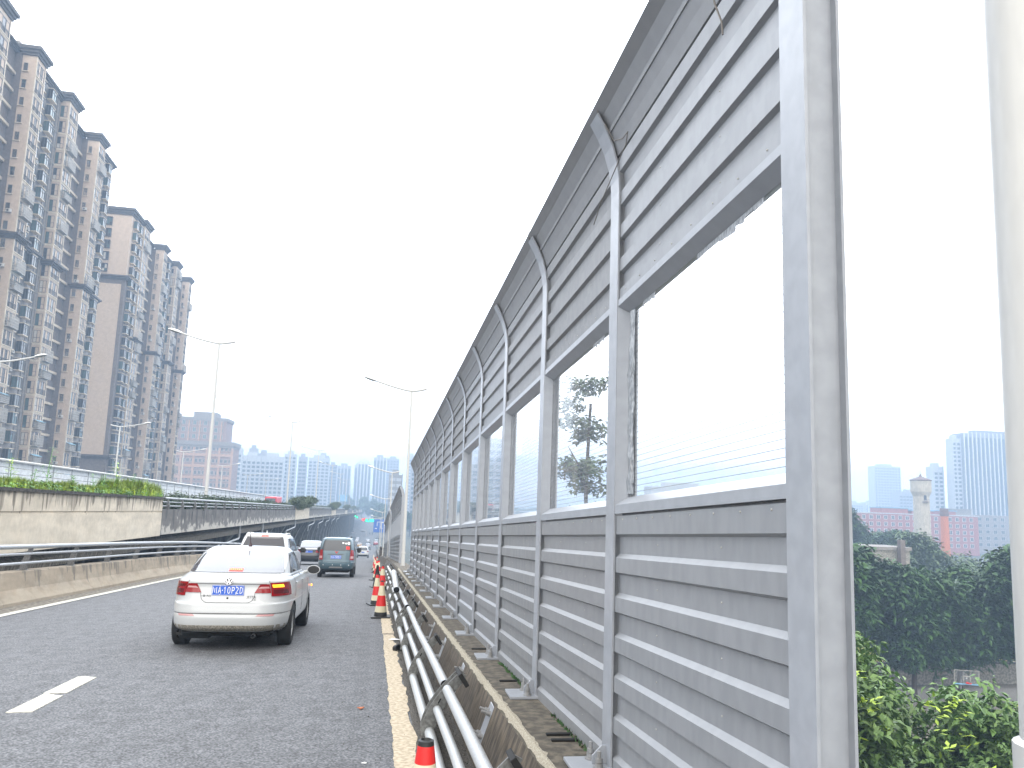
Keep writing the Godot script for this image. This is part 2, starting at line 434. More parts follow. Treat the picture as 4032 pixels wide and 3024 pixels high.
func setting() -> void:
	# lower ground on both sides
	var b := MB.new()
	var xs := [-900.0, -500.0, -250.0, -120.0, -60.0, 0.0, 60.0, 120.0, 250.0, 500.0, 900.0]
	var ds := [-60.0, 0.0, 60.0, 140.0, 180.0, 230.0, 280.0, 330.0, 420.0, 600.0, 900.0, 1300.0, 1700.0]
	for i in xs.size() - 1:
		for k in ds.size() - 1:
			b.quad(Vector3(xs[i], ground_y(ds[k]), -ds[k]), Vector3(xs[i + 1], ground_y(ds[k]), -ds[k]), Vector3(xs[i + 1], ground_y(ds[k + 1]), -ds[k + 1]), Vector3(xs[i], ground_y(ds[k + 1]), -ds[k + 1]))
	struct("ground", b, M.ground)
	# ramp deck with its asphalt
	b = MB.new()
	var zs := stations(-25, 34, 4) + stations(38, 460, 6)
	b.run([Vector2(1.02, 0), Vector2(-7.5, 0)], zs, shifts(zs))
	struct("road", b, M.asphalt)
	b = MB.new()
	zs = stations(-25, 250, 6)
	b.run([Vector2(-7.4, -0.02), Vector2(-7.9, -0.02), Vector2(-7.9, -0.5), Vector2(-6.2, -1.6), Vector2(0.4, -1.6), Vector2(1.6, -0.6), Vector2(1.6, -0.02), Vector2(0.9, -0.02)], zs, shifts(zs))
	struct("ramp_deck", b, M.under_concrete)
	# wide street where the ramp comes down
	b = MB.new()
	zs = [-385.0, -420.0, -460.0, -600.0, -1000.0]
	b.run([Vector2(14, 0), Vector2(-24, 0)], zs, zs.map(func(z): return road_y(z) - 0.01))
	struct("street", b, M.asphalt)
	# gutters
	b = MB.new()
	zs = stations(-25, 150, 3)
	b.run([Vector2(0.92, 0.045), Vector2(0.66, 0.03), Vector2(0.44, 0.004)], zs, shifts(zs))
	struct("gutter", b, M.gutter_grit)
	b = MB.new()
	b.run([Vector2(-6.86, 0.004), Vector2(-7.42, 0.02)], zs, shifts(zs))
	struct("gutter", b, M.kerb_concrete)
	# worn edge lines: ragged outlines where the paint has gone
	var rng := RandomNumberGenerator.new()
	rng.seed = 11
	b = MB.new()
	var z := 2.0
	var l := 0.25
	var r := 0.44
	var l2 := l
	var r2 := r
	while z > -34.0:
		var z2 := z - rng.randf_range(0.04, 0.16)
		l2 = lerpf(l, 0.25 + rng.randf_range(-0.015, 0.02), 0.6)
		r2 = lerpf(r, 0.44 + rng.randf_range(-0.035, 0.03), 0.6)
		if rng.randf() > 0.006:
			b.quad(Vector3(l, road_y(z) + 0.008, z), Vector3(r, road_y(z) + 0.008, z), Vector3(r2, road_y(z2) + 0.008, z2), Vector3(l2, road_y(z2) + 0.008, z2))
		z = z2; l = l2; r = r2
	zs = stations(34, 160, 5)
	b.run([Vector2(0.40, 0.01), Vector2(0.24, 0.01)], zs, shifts(zs))
	struct("edge_line", b, M.old_paint)
	b = MB.new()
	zs = stations(-25, 160, 3)
	b.run([Vector2(-6.68, 0.012), Vector2(-6.88, 0.012)], zs, shifts(zs))
	struct("edge_line", b, M.road_paint)
	# lane dashes: the near one is chipped in the middle
	b = MB.new()
	for d in [[-3.17, 8.09, 8.9], [-3.19, 8.98, 9.95]]:
		var left: float = d[0]
		b.slab(PackedVector2Array([Vector2(left, d[1]), Vector2(left + 0.215, d[1] + 0.02), Vector2(left + 0.21, d[2] - 0.05), Vector2(left + 0.13, d[2] - 0.02), Vector2(left + 0.07, d[2] + 0.03), Vector2(left, d[2] + 0.085 if d[1] < 8.5 else d[2])]), 0, 0.008, Basis(Vector3.RIGHT, Vector3(0, -0.0533, -1), Vector3(0, 1, 0)))
	struct("lane_marking", b, M.road_paint)
	for k in 24:
		var d0 := 14.1 + 6.0 * k
		b = MB.new()
		zs = [-d0, -d0 - 1.0, -d0 - 2.0]
		b.run([Vector2(-2.98, 0.012), Vector2(-3.13, 0.012)], zs, shifts(zs))
		struct("lane_marking", b, M.road_paint)
	b = MB.new()
	for k in 12:
		var x := -7.0 + k * 0.75
		b.quad(Vector3(x, road_y(-283) + 0.03, -283), Vector3(x + 0.4, road_y(-283) + 0.03, -283), Vector3(x + 0.4, road_y(-287) + 0.03, -287), Vector3(x, road_y(-287) + 0.03, -287))
	struct("crossing_marking", b, M.road_paint)

# ---------------------------------------------------------------- right parapet
func right_parapet() -> void:
	var t := thing("concrete_parapet", "brown stained concrete parapet under the grey noise barrier", "parapet")
	var d := -8.0
	var k := 0
	while d < 200.0:
		var len_ := 5.68
		var zs := [-d - 0.004, -d - len_ * 0.5, -d - len_ + 0.004]
		var ys := shifts(zs)
		var b := MB.new()
		b.run([Vector2(0.80, -0.3), Vector2(0.80, 0.02), Vector2(0.845, 0.14), Vector2(0.955, 0.455)], zs, ys)
		b.run([Vector2(1.6, 0.5), Vector2(1.6, -0.62)], zs, ys)
		part("wall_segment", b, M.stained_concrete, t)
		b = MB.new()
		b.run([Vector2(0.955, 0.455), Vector2(0.985, 0.5), Vector2(1.6, 0.5)], zs, ys)
		part("coping", b, M.coping_concrete, t)
		d += len_
		k += 1
	# pale broken arris along the inner top edge
	var rng := RandomNumberGenerator.new()
	rng.seed = 5
	var b := MB.new()
	var z := -1.6
	var a := Vector2(0.95, 0.46)
	var c := Vector2(1.02, 0.502)
	while z > -30.0:
		var z2 := z - rng.randf_range(0.03, 0.12)
		var a2 := Vector2(0.962 - 0.01, 0.474 - rng.randf_range(0.0, 0.022) * rng.randf())
		a2.x = 0.955 + (a2.y - 0.455) * 0.667 - 0.006 if a2.y > 0.455 else 0.955 - (0.455 - a2.y) * 0.35 - 0.006
		var c2 := Vector2(0.992 + rng.randf_range(0.0, 0.03) * rng.randf(), 0.5035)
		var m := Vector2(0.982, 0.5035)
		var y := road_y(z)
		var y2 := road_y(z2)
		b.quad(Vector3(a.x, a.y + y, z), Vector3(m.x, m.y + y, z), Vector3(m.x, m.y + y2, z2), Vector3(a2.x, a2.y + y2, z2))
		b.quad(Vector3(m.x, m.y + y, z), Vector3(c.x, c.y + y, z), Vector3(c2.x, c2.y + y2, z2), Vector3(m.x, m.y + y2, z2))
		z = z2; a = a2; c = c2
	part("broken_edge", b, M.pale_mortar, t)
	# slots cut for old posts, dark, on the coping
	for d2 in [4.72, 4.86, 6.66, 8.55]:
		b = MB.new()
		b.cbox(Vector3(1.17, 0.506 + road_y(-d2), -d2), Vector3(0.16, 0.014, 0.035), 0.003)
		part("bearing_strip", b, M.black_hole, t)
	# steel plates with four bolts on the road face, one below each post
	var slope := Basis(Vector3.BACK, -atan2(0.11, 0.315))
	for i in 26:
		var d3 := 4.23 + 1.894 * i - (0.05 if i % 3 else -0.04)
		if d3 > 27 and d3 < 38: continue
		var at := Vector3(0.905, 0.30 + road_y(-d3), -d3)
		b = MB.new()
		b.cbox(at, Vector3(0.014, 0.29, 0.17), 0.003, slope)
		var pl := part("mounting_plate", b, M.frame_paint, t)
		if i < 12:
			for q in [[-0.085, -0.045], [-0.085, 0.045], [0.085, -0.045], [0.085, 0.045]]:
				b = MB.new()
				var o := at + slope * Vector3(-0.008, q[0], q[1])
				var ax := slope * Basis(Vector3.BACK, PI / 2)
				b.lathe([[0.0, 0.0], [0.022, 0.0], [0.022, 0.006], [0.0, 0.006]], 10, o, ax)
				b.lathe([[0.0185, 0.006], [0.0185, 0.03], [0.0, 0.03]], 6, o, ax)
				b.lathe([[0.010, 0.03], [0.010, 0.07], [0.0, 0.072]], 8, o, ax)
				part("bolt", b, M.bolt_steel, pl)
	# moss in the joint at the foot of the panels
	var moss := MB.new()
	rng.seed = 77
	for k2 in 260:
		var zz := -rng.randf_range(3.5, 5.4) if k2 % 2 else -rng.randf_range(6.2, 7.6)
		var p := Vector3(1.245 + rng.randf_range(-0.015, 0.015), 0.5 + road_y(zz), zz)
		var hgt := rng.randf_range(0.008, 0.03)
		moss.tri(p + Vector3(-0.008, 0, 0.006), p + Vector3(0.008, 0, -0.006), p + Vector3(rng.randf_range(-0.02, 0.02), hgt, rng.randf_range(-0.02, 0.02)), Vector3.UP, Vector3.UP, Vector3.UP)
	stuff(part("moss", moss, M.leaf_dark, t))

# ---------------------------------------------------------------- noise barriers
const CURVE := [[1.25, 3.60], [1.246, 3.68], [1.232, 3.77], [1.205, 3.865], [1.165, 3.955], [1.115, 4.045]]
func offset_curve(o: float) -> Array:
	var r := []
	for i in CURVE.size():
		var a: Array = CURVE[max(i - 1, 0)]
		var b: Array = CURVE[min(i + 1, CURVE.size() - 1)]
		var d := Vector2(b[0] - a[0], b[1] - a[1]).normalized()
		r.append(Vector2(CURVE[i][0], CURVE[i][1]) + Vector2(d.y, -d.x) * o)
	return r
func ribs(lo: float, hi: float, edges: Array) -> Array:  # profile going up: standing ribs (x 1.262) and sunk bands (x 1.288)
	var p := []
	p.append(Vector2(1.283, lo))
	for e in edges:
		p.append(Vector2(1.283, e[0] - 0.007)); p.append(Vector2(1.262, e[0] + 0.005))
		if e[1] < hi:
			p.append(Vector2(1.262, e[1] - 0.011)); p.append(Vector2(1.283, e[1] + 0.011))
		else:
			p.append(Vector2(1.262, hi))
	if p[-1].y < hi: p.append(Vector2(1.283, hi))
	return p
func post_mesh(straight: bool) -> ArrayMesh:  # true for end posts: web thickened so its recess catches more light
	var am := ArrayMesh.new()
	for fl in [[0.0, 0.010, 0.15], [0.010, 0.115, 0.09 if straight else 0.008], [0.115, 0.125, 0.15]]:
		var b := MB.new()
		var a := offset_curve(fl[0])
		var c := offset_curve(fl[1])
		a.push_front(Vector2(1.25 + fl[0], 0.51)); c.push_front(Vector2(1.25 + fl[1], 0.51))
		var hw: float = fl[2] * 0.5
		for i in a.size() - 1:
			var p: Array[Vector3] = []
			for q in [a[i], a[i + 1], c[i + 1], c[i]]:
				p.append(Vector3(q.x, q.y, 0))
			var u := Vector3(0, 0, hw)
			b.quad(p[0] + u, p[1] + u, p[1] - u, p[0] - u)
			b.quad(p[2] + u, p[3] + u, p[3] - u, p[2] - u)
			b.quad(p[3] + u, p[2] + u, p[1] + u, p[0] + u)
			b.quad(p[0] - u, p[1] - u, p[2] - u, p[3] - u)
			if i == a.size() - 2: b.quad(p[1] + u, p[2] + u, p[2] - u, p[1] - u)
		b.onto(am, M.frame_paint)
	return am
func barrier(label: String, d0: float, bays: int, near: bool) -> Node3D:
	var t := thing("noise_barrier", label, "noise barrier", Vector3.ZERO, 0, "noise barriers along the ramp")
	var S := 1.9
	var pm := post_mesh(false)
	var end_pm := post_mesh(true)
	var rng := RandomNumberGenerator.new()
	rng.seed = int(d0 * 10)
	var bolt := MB.new()
	bolt.lathe([[0.0, 0.0], [0.032, 0.0], [0.032, 0.006], [0.0, 0.006]], 12)
	bolt.lathe([[0.022, 0.006], [0.022, 0.03], [0.0, 0.03]], 6)
	bolt.lathe([[0.020, 0.032], [0.020, 0.052], [0.0, 0.052]], 6)
	bolt.lathe([[0.011, 0.052], [0.011, 0.085], [0.0, 0.088]], 8)
	var bolt_mesh := bolt.onto(ArrayMesh.new(), M.bolt_steel)
	for i in bays + 1:
		var z := -(d0 + S * i - (0.045 if i == 0 else 0.0))
		var y := road_y(z)
		var pt := put("post", end_pm if i == 0 or i == bays else pm, t, Vector3(0, y, z + 0.075))
		if near:
			var b := MB.new()
			b.cbox(Vector3(1.19, 0.520, 0.0), Vector3(0.27, 0.018, 0.25), 0.002)
			part("base_plate", b, M.frame_paint, pt)
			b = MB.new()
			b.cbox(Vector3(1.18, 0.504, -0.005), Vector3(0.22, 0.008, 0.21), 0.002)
			part("bearing_pad", b, M.near_black, pt)
			b = MB.new()
			b.slab(PackedVector2Array([Vector2(1.175, 0.53), Vector2(1.25, 0.53), Vector2(1.25, 0.62), Vector2(1.225, 0.62), Vector2(1.175, 0.57)]), -0.005, 0.005)
			part("gusset", b, M.frame_paint, pt)
			for q in [-0.08, 0.08]:
				put("bolt", bolt_mesh, pt, Vector3(1.19, 0.53, q))
	for i in bays:
		var za := -(d0 + S * i - (0.045 if i == 0 else 0.0)) - 0.012
		var zb := -(d0 + S * (i + 1)) + 0.012 + 0.15
		za += 0.01
		zb -= 0.01
		var zs := [za, zb]
		var ys := shifts(zs)
		var b := MB.new()
		var edges := []
		for k in range(6, 0, -1): edges.append([1.69 - 0.2 * k, 1.585 - 0.2 * (k - 1) - 0.005])
		for e in edges: e[1] = e[0] + 0.09
		edges.append([1.685, 2.0])
		b.run(ribs(0.505, 1.784, edges), zs, ys)
		b.run([Vector2(1.262, 1.784), Vector2(1.34, 1.784), Vector2(1.34, 0.505)], zs, ys)
		part("lower_panel", b, M[["panel_paint", "panel_paint_dull", "panel_paint_fresh"][rng.randi() % 3]], t)
		# glazing frame: face, chamfer to the pane; rails and stiles
		b = MB.new()
		b.run([Vector2(1.335, 1.796), Vector2(1.254, 1.796), Vector2(1.254, 1.842), Vector2(1.312, 1.884), Vector2(1.335, 1.884)], zs, ys)
		b.run([Vector2(1.335, 2.88), Vector2(1.312, 2.88), Vector2(1.254, 2.922), Vector2(1.254, 2.958), Vector2(1.335, 2.958)], zs, ys)
		for e in [[za, -1.0], [zb, 1.0]]:
			var w := 0.042
			var y0: float = road_y(e[0])
			var zi: float = e[0] + e[1] * w
			var p: Array[Vector3] = [Vector3(1.254, 1.842 + y0, e[0]), Vector3(1.312, 1.884 + y0, zi), Vector3(1.312, 2.88 + y0, zi), Vector3(1.254, 2.922 + y0, e[0])]
			if e[1] < 0: b.quad(p[0], p[3], p[2], p[1])
			else: b.quad(p[0], p[1], p[2], p[3])
		part("glazing_frame", b, M.frame_paint, t)
		b = MB.new()
		for h in [[1.74, 1.83], [2.93, 2.99]]: b.run([Vector2(1.295, h[0]), Vector2(1.295, h[1])], zs, ys)
		part("joint_strip", b, M.frame_paint, t)
		b = MB.new()
		b.run([Vector2(1.316, 1.87), Vector2(1.316, 2.89)], zs, ys)
		part("pane", b, M.acrylic, t)
		if i < 5 and near:
			b = MB.new()
			for k in 32:
				var h := 1.905 + 0.0305 * k
				b.run([Vector2(1.3145, h), Vector2(1.3145, h + 0.0026)], zs, ys)
			stuff(part("embedded_threads", b, M.thread, t))
		b = MB.new()
		var e2 := []
		for k in 4: e2.append([3.115 + 0.194 * k, 3.115 + 0.194 * k + 0.092])
		b.run([Vector2(1.34, 2.966), Vector2(1.262, 2.966), Vector2(1.262, 3.02)] + ribs(3.02, 3.81, e2).map(func(q): return Vector2(q.x - maxf(0.0, q.y - 3.6) * 0.10, q.y)), zs, ys)
		b.run([Vector2(1.34, 3.81), Vector2(1.34, 2.966)], zs, ys)
		part("upper_panel", b, M[["panel_paint", "panel_paint_dull", "panel_paint_fresh"][rng.randi() % 3]], t)
		b = MB.new()
		b.run([Vector2(1.275, 3.795), Vector2(1.243, 3.795), Vector2(1.222, 3.86), Vector2(1.196, 3.925), Vector2(1.19, 3.925), Vector2(1.184, 3.945), Vector2(1.192, 3.948), Vector2(1.150, 4.03), Vector2(1.10, 4.085), Vector2(1.115, 4.10), Vector2(1.175, 4.075), Vector2(1.26, 3.93), Vector2(1.29, 3.80)], [za + 0.085, zb - 0.07], shifts([za + 0.085, zb - 0.07]))
		part("curved_cap", b, M.panel_paint, t)
		if near and i < 6:
			b = MB.new()
			for k in 6:
				for f in [0.30, 0.68]:
					var zz := lerpf(za, zb, f)
					b.lathe([[0.0045, 0.0], [0.003, 0.0025], [0.0, 0.003]], 6, Vector3(1.283, 1.44 + 0.0 - 0.2 * k + road_y(zz) + 0.2, zz), Basis(Vector3.BACK, PI / 2))
					if k < 4: b.lathe([[0.0045, 0.0], [0.003, 0.0025], [0.0, 0.003]], 6, Vector3(1.283, 3.07 + 0.194 * k + road_y(zz), zz), Basis(Vector3.BACK, PI / 2))
			for k in 8:
				var zz := lerpf(za, zb, (k + 0.5) / 8.0)
				b.lathe([[0.0045, 0.0], [0.0035, 0.003], [0.0, 0.004]], 6, Vector3(1.262, 1.765 + road_y(zz), zz), Basis(Vector3.BACK, PI / 2))
				b.lathe([[0.0045, 0.0], [0.0035, 0.003], [0.0, 0.004]], 6, Vector3(1.262, 2.99 + road_y(zz), zz), Basis(Vector3.BACK, PI / 2))
			stuff(part("rivets", b, M.cage_steel, t))
	return t
func noise_barriers() -> void:
	var t := barrier("long grey corrugated noise barrier with clear panes nearest the camera", 2.325, 13, true)
	barrier("second grey noise barrier beyond the cream lamp post in the gap", 38.5, 11, false)
	barrier("third and smallest grey noise barrier, far down the ramp", 63.5, 14, false)
	# torn protective film on the first panes
	var rng := RandomNumberGenerator.new()
	rng.seed = 9
	for s in [[-4.015, 2.87, 1.9, 0.10], [-3.95, 2.80, 1.95, 0.035]]:
		var b := MB.new()
		var n := 14
		var last := []
		for k in n + 1:
			var h := lerpf(s[1], s[2], float(k) / n)
			var y := road_y(s[0])
			var wob := rng.randf_range(-0.012, 0.012)
			var row := [Vector3(1.307 - rng.randf() * 0.012, h + y, s[0] + wob), Vector3(1.300 - rng.randf() * 0.014, h + y, s[0] + s[3] * 0.5 + wob), Vector3(1.307 - rng.randf() * 0.012, h + y, s[0] + s[3] + wob * 0.5)]
			if last:
				for q in 2: b.quad(last[q + 1], last[q], row[q], row[q + 1])
			last = row
		part("film_strip", b, M.torn_film, t)
	for s in [[-3.62, -3.80], [-2.5, -3.1], [-4.5, -4.75]]:
		var b := MB.new()
		var n := 8
		for k in n:
			var z0 := lerpf(s[0], s[1], float(k) / n)
			var z1 := lerpf(s[0], s[1], float(k + 1) / n)
			var y := road_y(z0)
			var h := rng.randf_range(0.015, 0.045)
			b.quad(Vector3(1.305, 2.875 + y, z0), Vector3(1.302, 2.875 - h + y, z0), Vector3(1.302, 2.875 - h * rng.randf_range(0.6, 1.1) + road_y(z1), z1), Vector3(1.305, 2.875 + road_y(z1), z1))
		part("film_strip", b, M.torn_film, t)
	# tie wires left on the post heads
	var b := MB.new()
	var y1 := road_y(-4.15)
	b.tube([Vector3(1.13, 4.03 + y1, -4.10), Vector3(1.115, 4.09 + y1, -4.08), Vector3(1.13, 4.12 + y1, -4.1), Vector3(1.15, 4.10 + y1, -4.13), Vector3(1.14, 4.03 + y1, -4.13)], 0.003, -1, 5)
	b.tube([Vector3(1.16, 3.98 + y1, -4.07), Vector3(1.205, 3.87 + y1, -4.04), Vector3(1.2, 3.80 + y1, -3.86), Vector3(1.19, 3.78 + y1, -3.74), Vector3(1.2, 3.74 + y1, -3.80), Vector3(1.205, 3.60 + y1, -4.28), Vector3(1.21, 3.52 + y1, -4.45)], 0.003, -1, 5)
	part("tie_wire", b, M.wire_tie, t)
	b = MB.new()
	y1 = road_y(-2.7)
	b.tube([Vector3(1.17, 3.88 + y1, -2.68), Vector3(1.19, 3.72 + y1, -2.66), Vector3(1.2, 3.62 + y1, -2.62), Vector3(1.2, 3.56 + y1, -2.61)], 0.004, -1, 5)
	part("tie_wire", b, M.wire_tie, t)
	for d in [6.12, 8.02, 9.9, 11.8]:
		b = MB.new()
		var y2 := road_y(-d)
		b.tube([Vector3(1.13, 4.04 + y2, -d + 0.03), Vector3(1.10, 4.10 + y2, -d + 0.04), Vector3(1.09, 4.13 + y2, -d + 0.02), Vector3(1.11, 4.15 + y2, -d), Vector3(1.14, 4.06 + y2, -d - 0.02)], 0.0035, -1, 5)
		part("tie_wire", b, M.wire_tie, t)

# ---------------------------------------------------------------- the unbolted steel railing leaning on the parapet
func bracket_mesh() -> ArrayMesh:
	var out_ := PackedVector2Array()
	for k in 9:
		var a := lerpf(0.0, 1.0, k / 8.0)
		out_.append(Vector2(0.475 + 0.30 * pow(a, 1.5) - 0.03 * sin(a * PI), 0.06 + 0.50 * a))
	out_.append(Vector2(0.83, 0.53)); out_.append(Vector2(0.80, 0.47))
	for k in 7:
		var a := lerpf(0.8, 0.0, k / 6.0)
		out_.append(Vector2(0.575 + 0.26 * pow(a, 1.4) - 0.01 * sin(a * PI), 0.06 + 0.46 * a))
	out_.reverse()
	var b := MB.new()
	b.slab(out_, -0.007, 0.007)
	# flange lip that shows as the folded edge
	return b.onto(ArrayMesh.new(), M.old_zinc)
func fallen_railing() -> void:
	var bm := bracket_mesh()
	var foot := MB.new()
	foot.cbox(Vector3(0.80, 0.505, 0.0), Vector3(0.035, 0.12, 0.16), 0.004, Basis(Vector3.BACK, 0.6))
	var foot_mesh := foot.onto(ArrayMesh.new(), M.near_black)
	var slot := MB.new()
	slot.cbox(Vector3(0.615, 0.33, 0.0), Vector3(0.014, 0.045, 0.018), 0.003, Basis(Vector3.BACK, -0.5))
	var slot_mesh := slot.onto(ArrayMesh.new(), M.black_hole)
	var secs := [[1.2, 6.83, [1.7, 4.25, 6.78], "nearest length of unbolted steel railing leaning on the parapet"], [6.87, 14.3, [6.93, 9.38, 11.8, 14.2], "second length of fallen railing behind the joined brackets"], [14.5, 22.5, [14.8, 17.2, 19.8, 22.2], "third length of fallen railing beside the first cones"], [22.8, 34.0, [23.1, 25.6, 28.1, 30.6, 33.4], "farthest length of fallen railing behind the far cones"]]
	var rng := RandomNumberGenerator.new()
	rng.seed = 3
	for s in secs:
		var t := thing("fallen_railing", s[3], "railing", Vector3.ZERO, 0, "lengths of fallen railing along the parapet")
		for p in [[0.538, 0.085, 0.043, "bottom_rail"], [0.598, 0.262, 0.034, "middle_rail"], [0.672, 0.425, 0.040, "top_rail"]]:
			var d0: float = s[0] + rng.randf_range(-0.05, 0.12)
			var d1: float = s[1] + rng.randf_range(-0.12, 0.05)
			var pts := []
			for k in 5:
				var d := lerpf(d0, d1, k / 4.0)
				pts.append(Vector3(p[0] + rng.randf_range(-0.008, 0.008), p[1] + road_y(-d), -d))
			var b := MB.new()
			b.tube(pts, p[2], -1, 14, false)
			var pr := part(p[3], b, M.galvanised, t)
			for e in [[0, 1], [4, 3]]:
				b = MB.new()
				var dir: Vector3 = (pts[e[0]] - pts[e[1]]).normalized()
				b.tube([pts[e[0]] - dir * 0.01, pts[e[0]] - dir * 0.004], p[2] * 0.9, -1, 14)
				part("open_end", b, M.black_hole, pr)
		for d in s[2]:
			var at := Vector3(0, road_y(-d), -d)
			var br := put("bracket", bm, t, at, Basis(Vector3.UP, 0.0))
			put("foot_plate", foot_mesh, br, Vector3.ZERO)
			put("slot", slot_mesh, br, Vector3.ZERO)
	var t2 := thing("loose_pipe", "short thick steel pipe with a dark open end lying across the fallen railing", "pipe")
	var b := MB.new()
	var p0 := Vector3(0.52, 0.60 + road_y(-16.3), -16.3)
	var p1 := Vector3(0.50, 0.86 + road_y(-18.2), -18.2)
	b.tube([p0, p1], 0.062, -1, 16, false)
	part("pipe", b, M.galvanised, t2)
	b = MB.new()
	b.tube([p0 + (p1 - p0).normalized() * 0.008, p0 + (p1 - p0).normalized() * 0.02], 0.056, -1, 16)
	part("open_end", b, M.black_hole, t2)
	var t3 := thing("loose_bracket", "black railing foot lying in the gutter beside the third cone", "bracket", Vector3(0.42, road_y(-12.1) + 0.03, -12.1), 0.5)
	b = MB.new()
	b.lathe([[0.0, 0.0], [0.055, 0.0], [0.055, 0.09], [0.045, 0.09], [0.045, 0.01], [0.0, 0.01]], 14, Vector3.ZERO, Basis(Vector3.RIGHT, 1.3))
	part("sleeve", b, M.black_plastic, t3)

# ---------------------------------------------------------------- left parapet and its steel railing
func left_rail() -> void:
	var t := thing("concrete_parapet", "buff concrete parapet along the left edge, with grey drip stains", "parapet")
	var d := -12.0
	while d < 160.0:
		var b := MB.new()
		var zs := [-d - 0.004, -d - 3.0, -d - 5.996]
		b.run([Vector2(-7.85, -0.5), Vector2(-7.85, 0.70), Vector2(-7.57, 0.70), Vector2(-7.55, 0.68), Vector2(-7.49, 0.33), Vector2(-7.33, 0.08), Vector2(-7.33, -0.1)], zs, shifts(zs))
		for i in range(b.t.size()): b.t[i] = Vector2(b.t[i].x / 24.0, clampf((b.t[i].y - 1.2) / 0.95, 0.01, 0.99))
		part("wall_segment", b, M.buff_parapet, t)
		d += 6.0
	var r := thing("steel_railing", "three-rail grey steel railing on the left parapet", "railing")
	for p in [[-7.56, 1.225, 0.052, "top_rail"], [-7.56, 1.065, 0.032, "middle_rail"], [-7.56, 0.865, 0.032, "bottom_rail"]]:
		var zs := stations(-12, 160, 4)
		var b := MB.new()
		b.tube(zs.map(func(z): return Vector3(p[0], p[1] + road_y(z), z)), p[2], -1, 10)
		part(p[3], b, M.rail_grey, r)
	var o := PackedVector2Array([Vector2(-7.76, 0.70), Vector2(-7.60, 0.70), Vector2(-7.60, 0.86), Vector2(-7.555, 1.02), Vector2(-7.51, 1.18), Vector2(-7.60, 1.19), Vector2(-7.67, 1.05), Vector2(-7.74, 0.86)])
	var pb := MB.new()
	pb.slab(o, -0.012, 0.012)
	pb.cbox(Vector3(-7.69, 0.706, 0), Vector3(0.2, 0.012, 0.18), 0.002)
	var pm := pb.onto(ArrayMesh.new(), M.post_grey)
	for k in 58:
		var z := -(19.62 + 2.857 * (k - 10))
		put("post", pm, r, Vector3(0, road_y(z), z))

# ---------------------------------------------------------------- leaves
func leaf_cluster(count: int, size: float, spread: float, seed_: int, droop := 0.3, slim := 0.45) -> MB:
	var rng := RandomNumberGenerator.new()
	rng.seed = seed_
	var b := MB.new()
	for k in count:
		var o := Vector3(rng.randf_range(-1, 1), rng.randf_range(-0.7, 0.7), rng.randf_range(-1, 1)) * spread
		var a := rng.randf() * TAU
		var dir := Vector3(cos(a), rng.randf_range(-droop - 0.4, 0.5 - droop), sin(a)).normalized()
		var side := dir.cross(Vector3(rng.randf_range(-0.5, 0.5), 1, rng.randf_range(-0.5, 0.5))).normalized() * slim * size * 0.5
		var l := size * rng.randf_range(0.7, 1.2)
		var up := side.cross(dir).normalized() * size * 0.08
		var tip := o + dir * l - Vector3.UP * l * 0.15
		var mid := o + dir * l * 0.5
		var nl := (up * 6.0 + side).normalized()
		var nr := (up * 6.0 - side).normalized()
		b.tri(o, mid + side + up, tip, nl, nl, nl)
		b.tri(o, tip, mid - side + up, nr, nr, nr)
	return b
func scatter(called: String, mesh: ArrayMesh, m: Material, parent: Node3D, places: Array, tints: Array) -> MultiMeshInstance3D:
	var mm := MultiMesh.new()
	mm.transform_format = MultiMesh.TRANSFORM_3D
	mm.use_colors = true
	mm.mesh = mesh
	mm.instance_count = places.size()
	for i in places.size():
		mm.set_instance_transform(i, places[i])
		mm.set_instance_color(i, tints[i])
	var o := MultiMeshInstance3D.new()
	o.name = called
	o.multimesh = mm
	o.material_override = m
	parent.add_child(o, true)
	return o
# lobes: [centre, radii]; clusters lie mostly near the skin of each lobe, so that gaps and clumps stay
func crown(called: String, parent: Node3D, m: Material, meshes: Array, lobes: Array, per_lobe: int, lo: float, hi: float, seed_: int, tint := Color.WHITE) -> void:
	var rng := RandomNumberGenerator.new()
	rng.seed = seed_
	var sets := []
	for k in meshes.size(): sets.append([[], []])
	for lb in lobes:
		var shade := rng.randf_range(0.82, 1.15)
		for k in per_lobe:
			var d := Vector3(rng.randfn(), rng.randfn(), rng.randfn()).normalized()
			if d.y < -0.35 and rng.randf() < 0.6: continue
			var r := pow(rng.randf(), 0.4) * rng.randf_range(0.85, 1.12)
			var p: Vector3 = lb[0] + d * lb[1] * r
			var s := rng.randf_range(lo, hi)
			var bs := Basis.from_euler(Vector3(rng.randf_range(-0.5, 0.5), rng.randf() * TAU, rng.randf_range(-0.5, 0.5))).scaled(Vector3.ONE * s)
			var which := rng.randi() % meshes.size()
			var v := shade * rng.randf_range(0.75, 1.25)
			sets[which][0].append(Transform3D(bs, p))
			sets[which][1].append(Color(tint.r * v * rng.randf_range(0.95, 1.1), tint.g * v, tint.b * v * rng.randf_range(0.85, 1.0)))
	for k in meshes.size():
		var o := scatter(called, meshes[k], m, parent, sets[k][0], sets[k][1])
		stuff(o)
func lumps(c: Vector3, r: Vector3, n: int, seed_: int, small := 0.42) -> Array:
	var rng := RandomNumberGenerator.new()
	rng.seed = seed_
	var l := [[c, r * 0.62]]
	for k in n:
		var d := Vector3(rng.randfn(), rng.randfn() * 0.9 + 0.15, rng.randfn()).normalized()
		l.append([c + d * r * rng.randf_range(0.55, 0.8), r * rng.randf_range(small * 0.75, small * 1.2)])
	return l
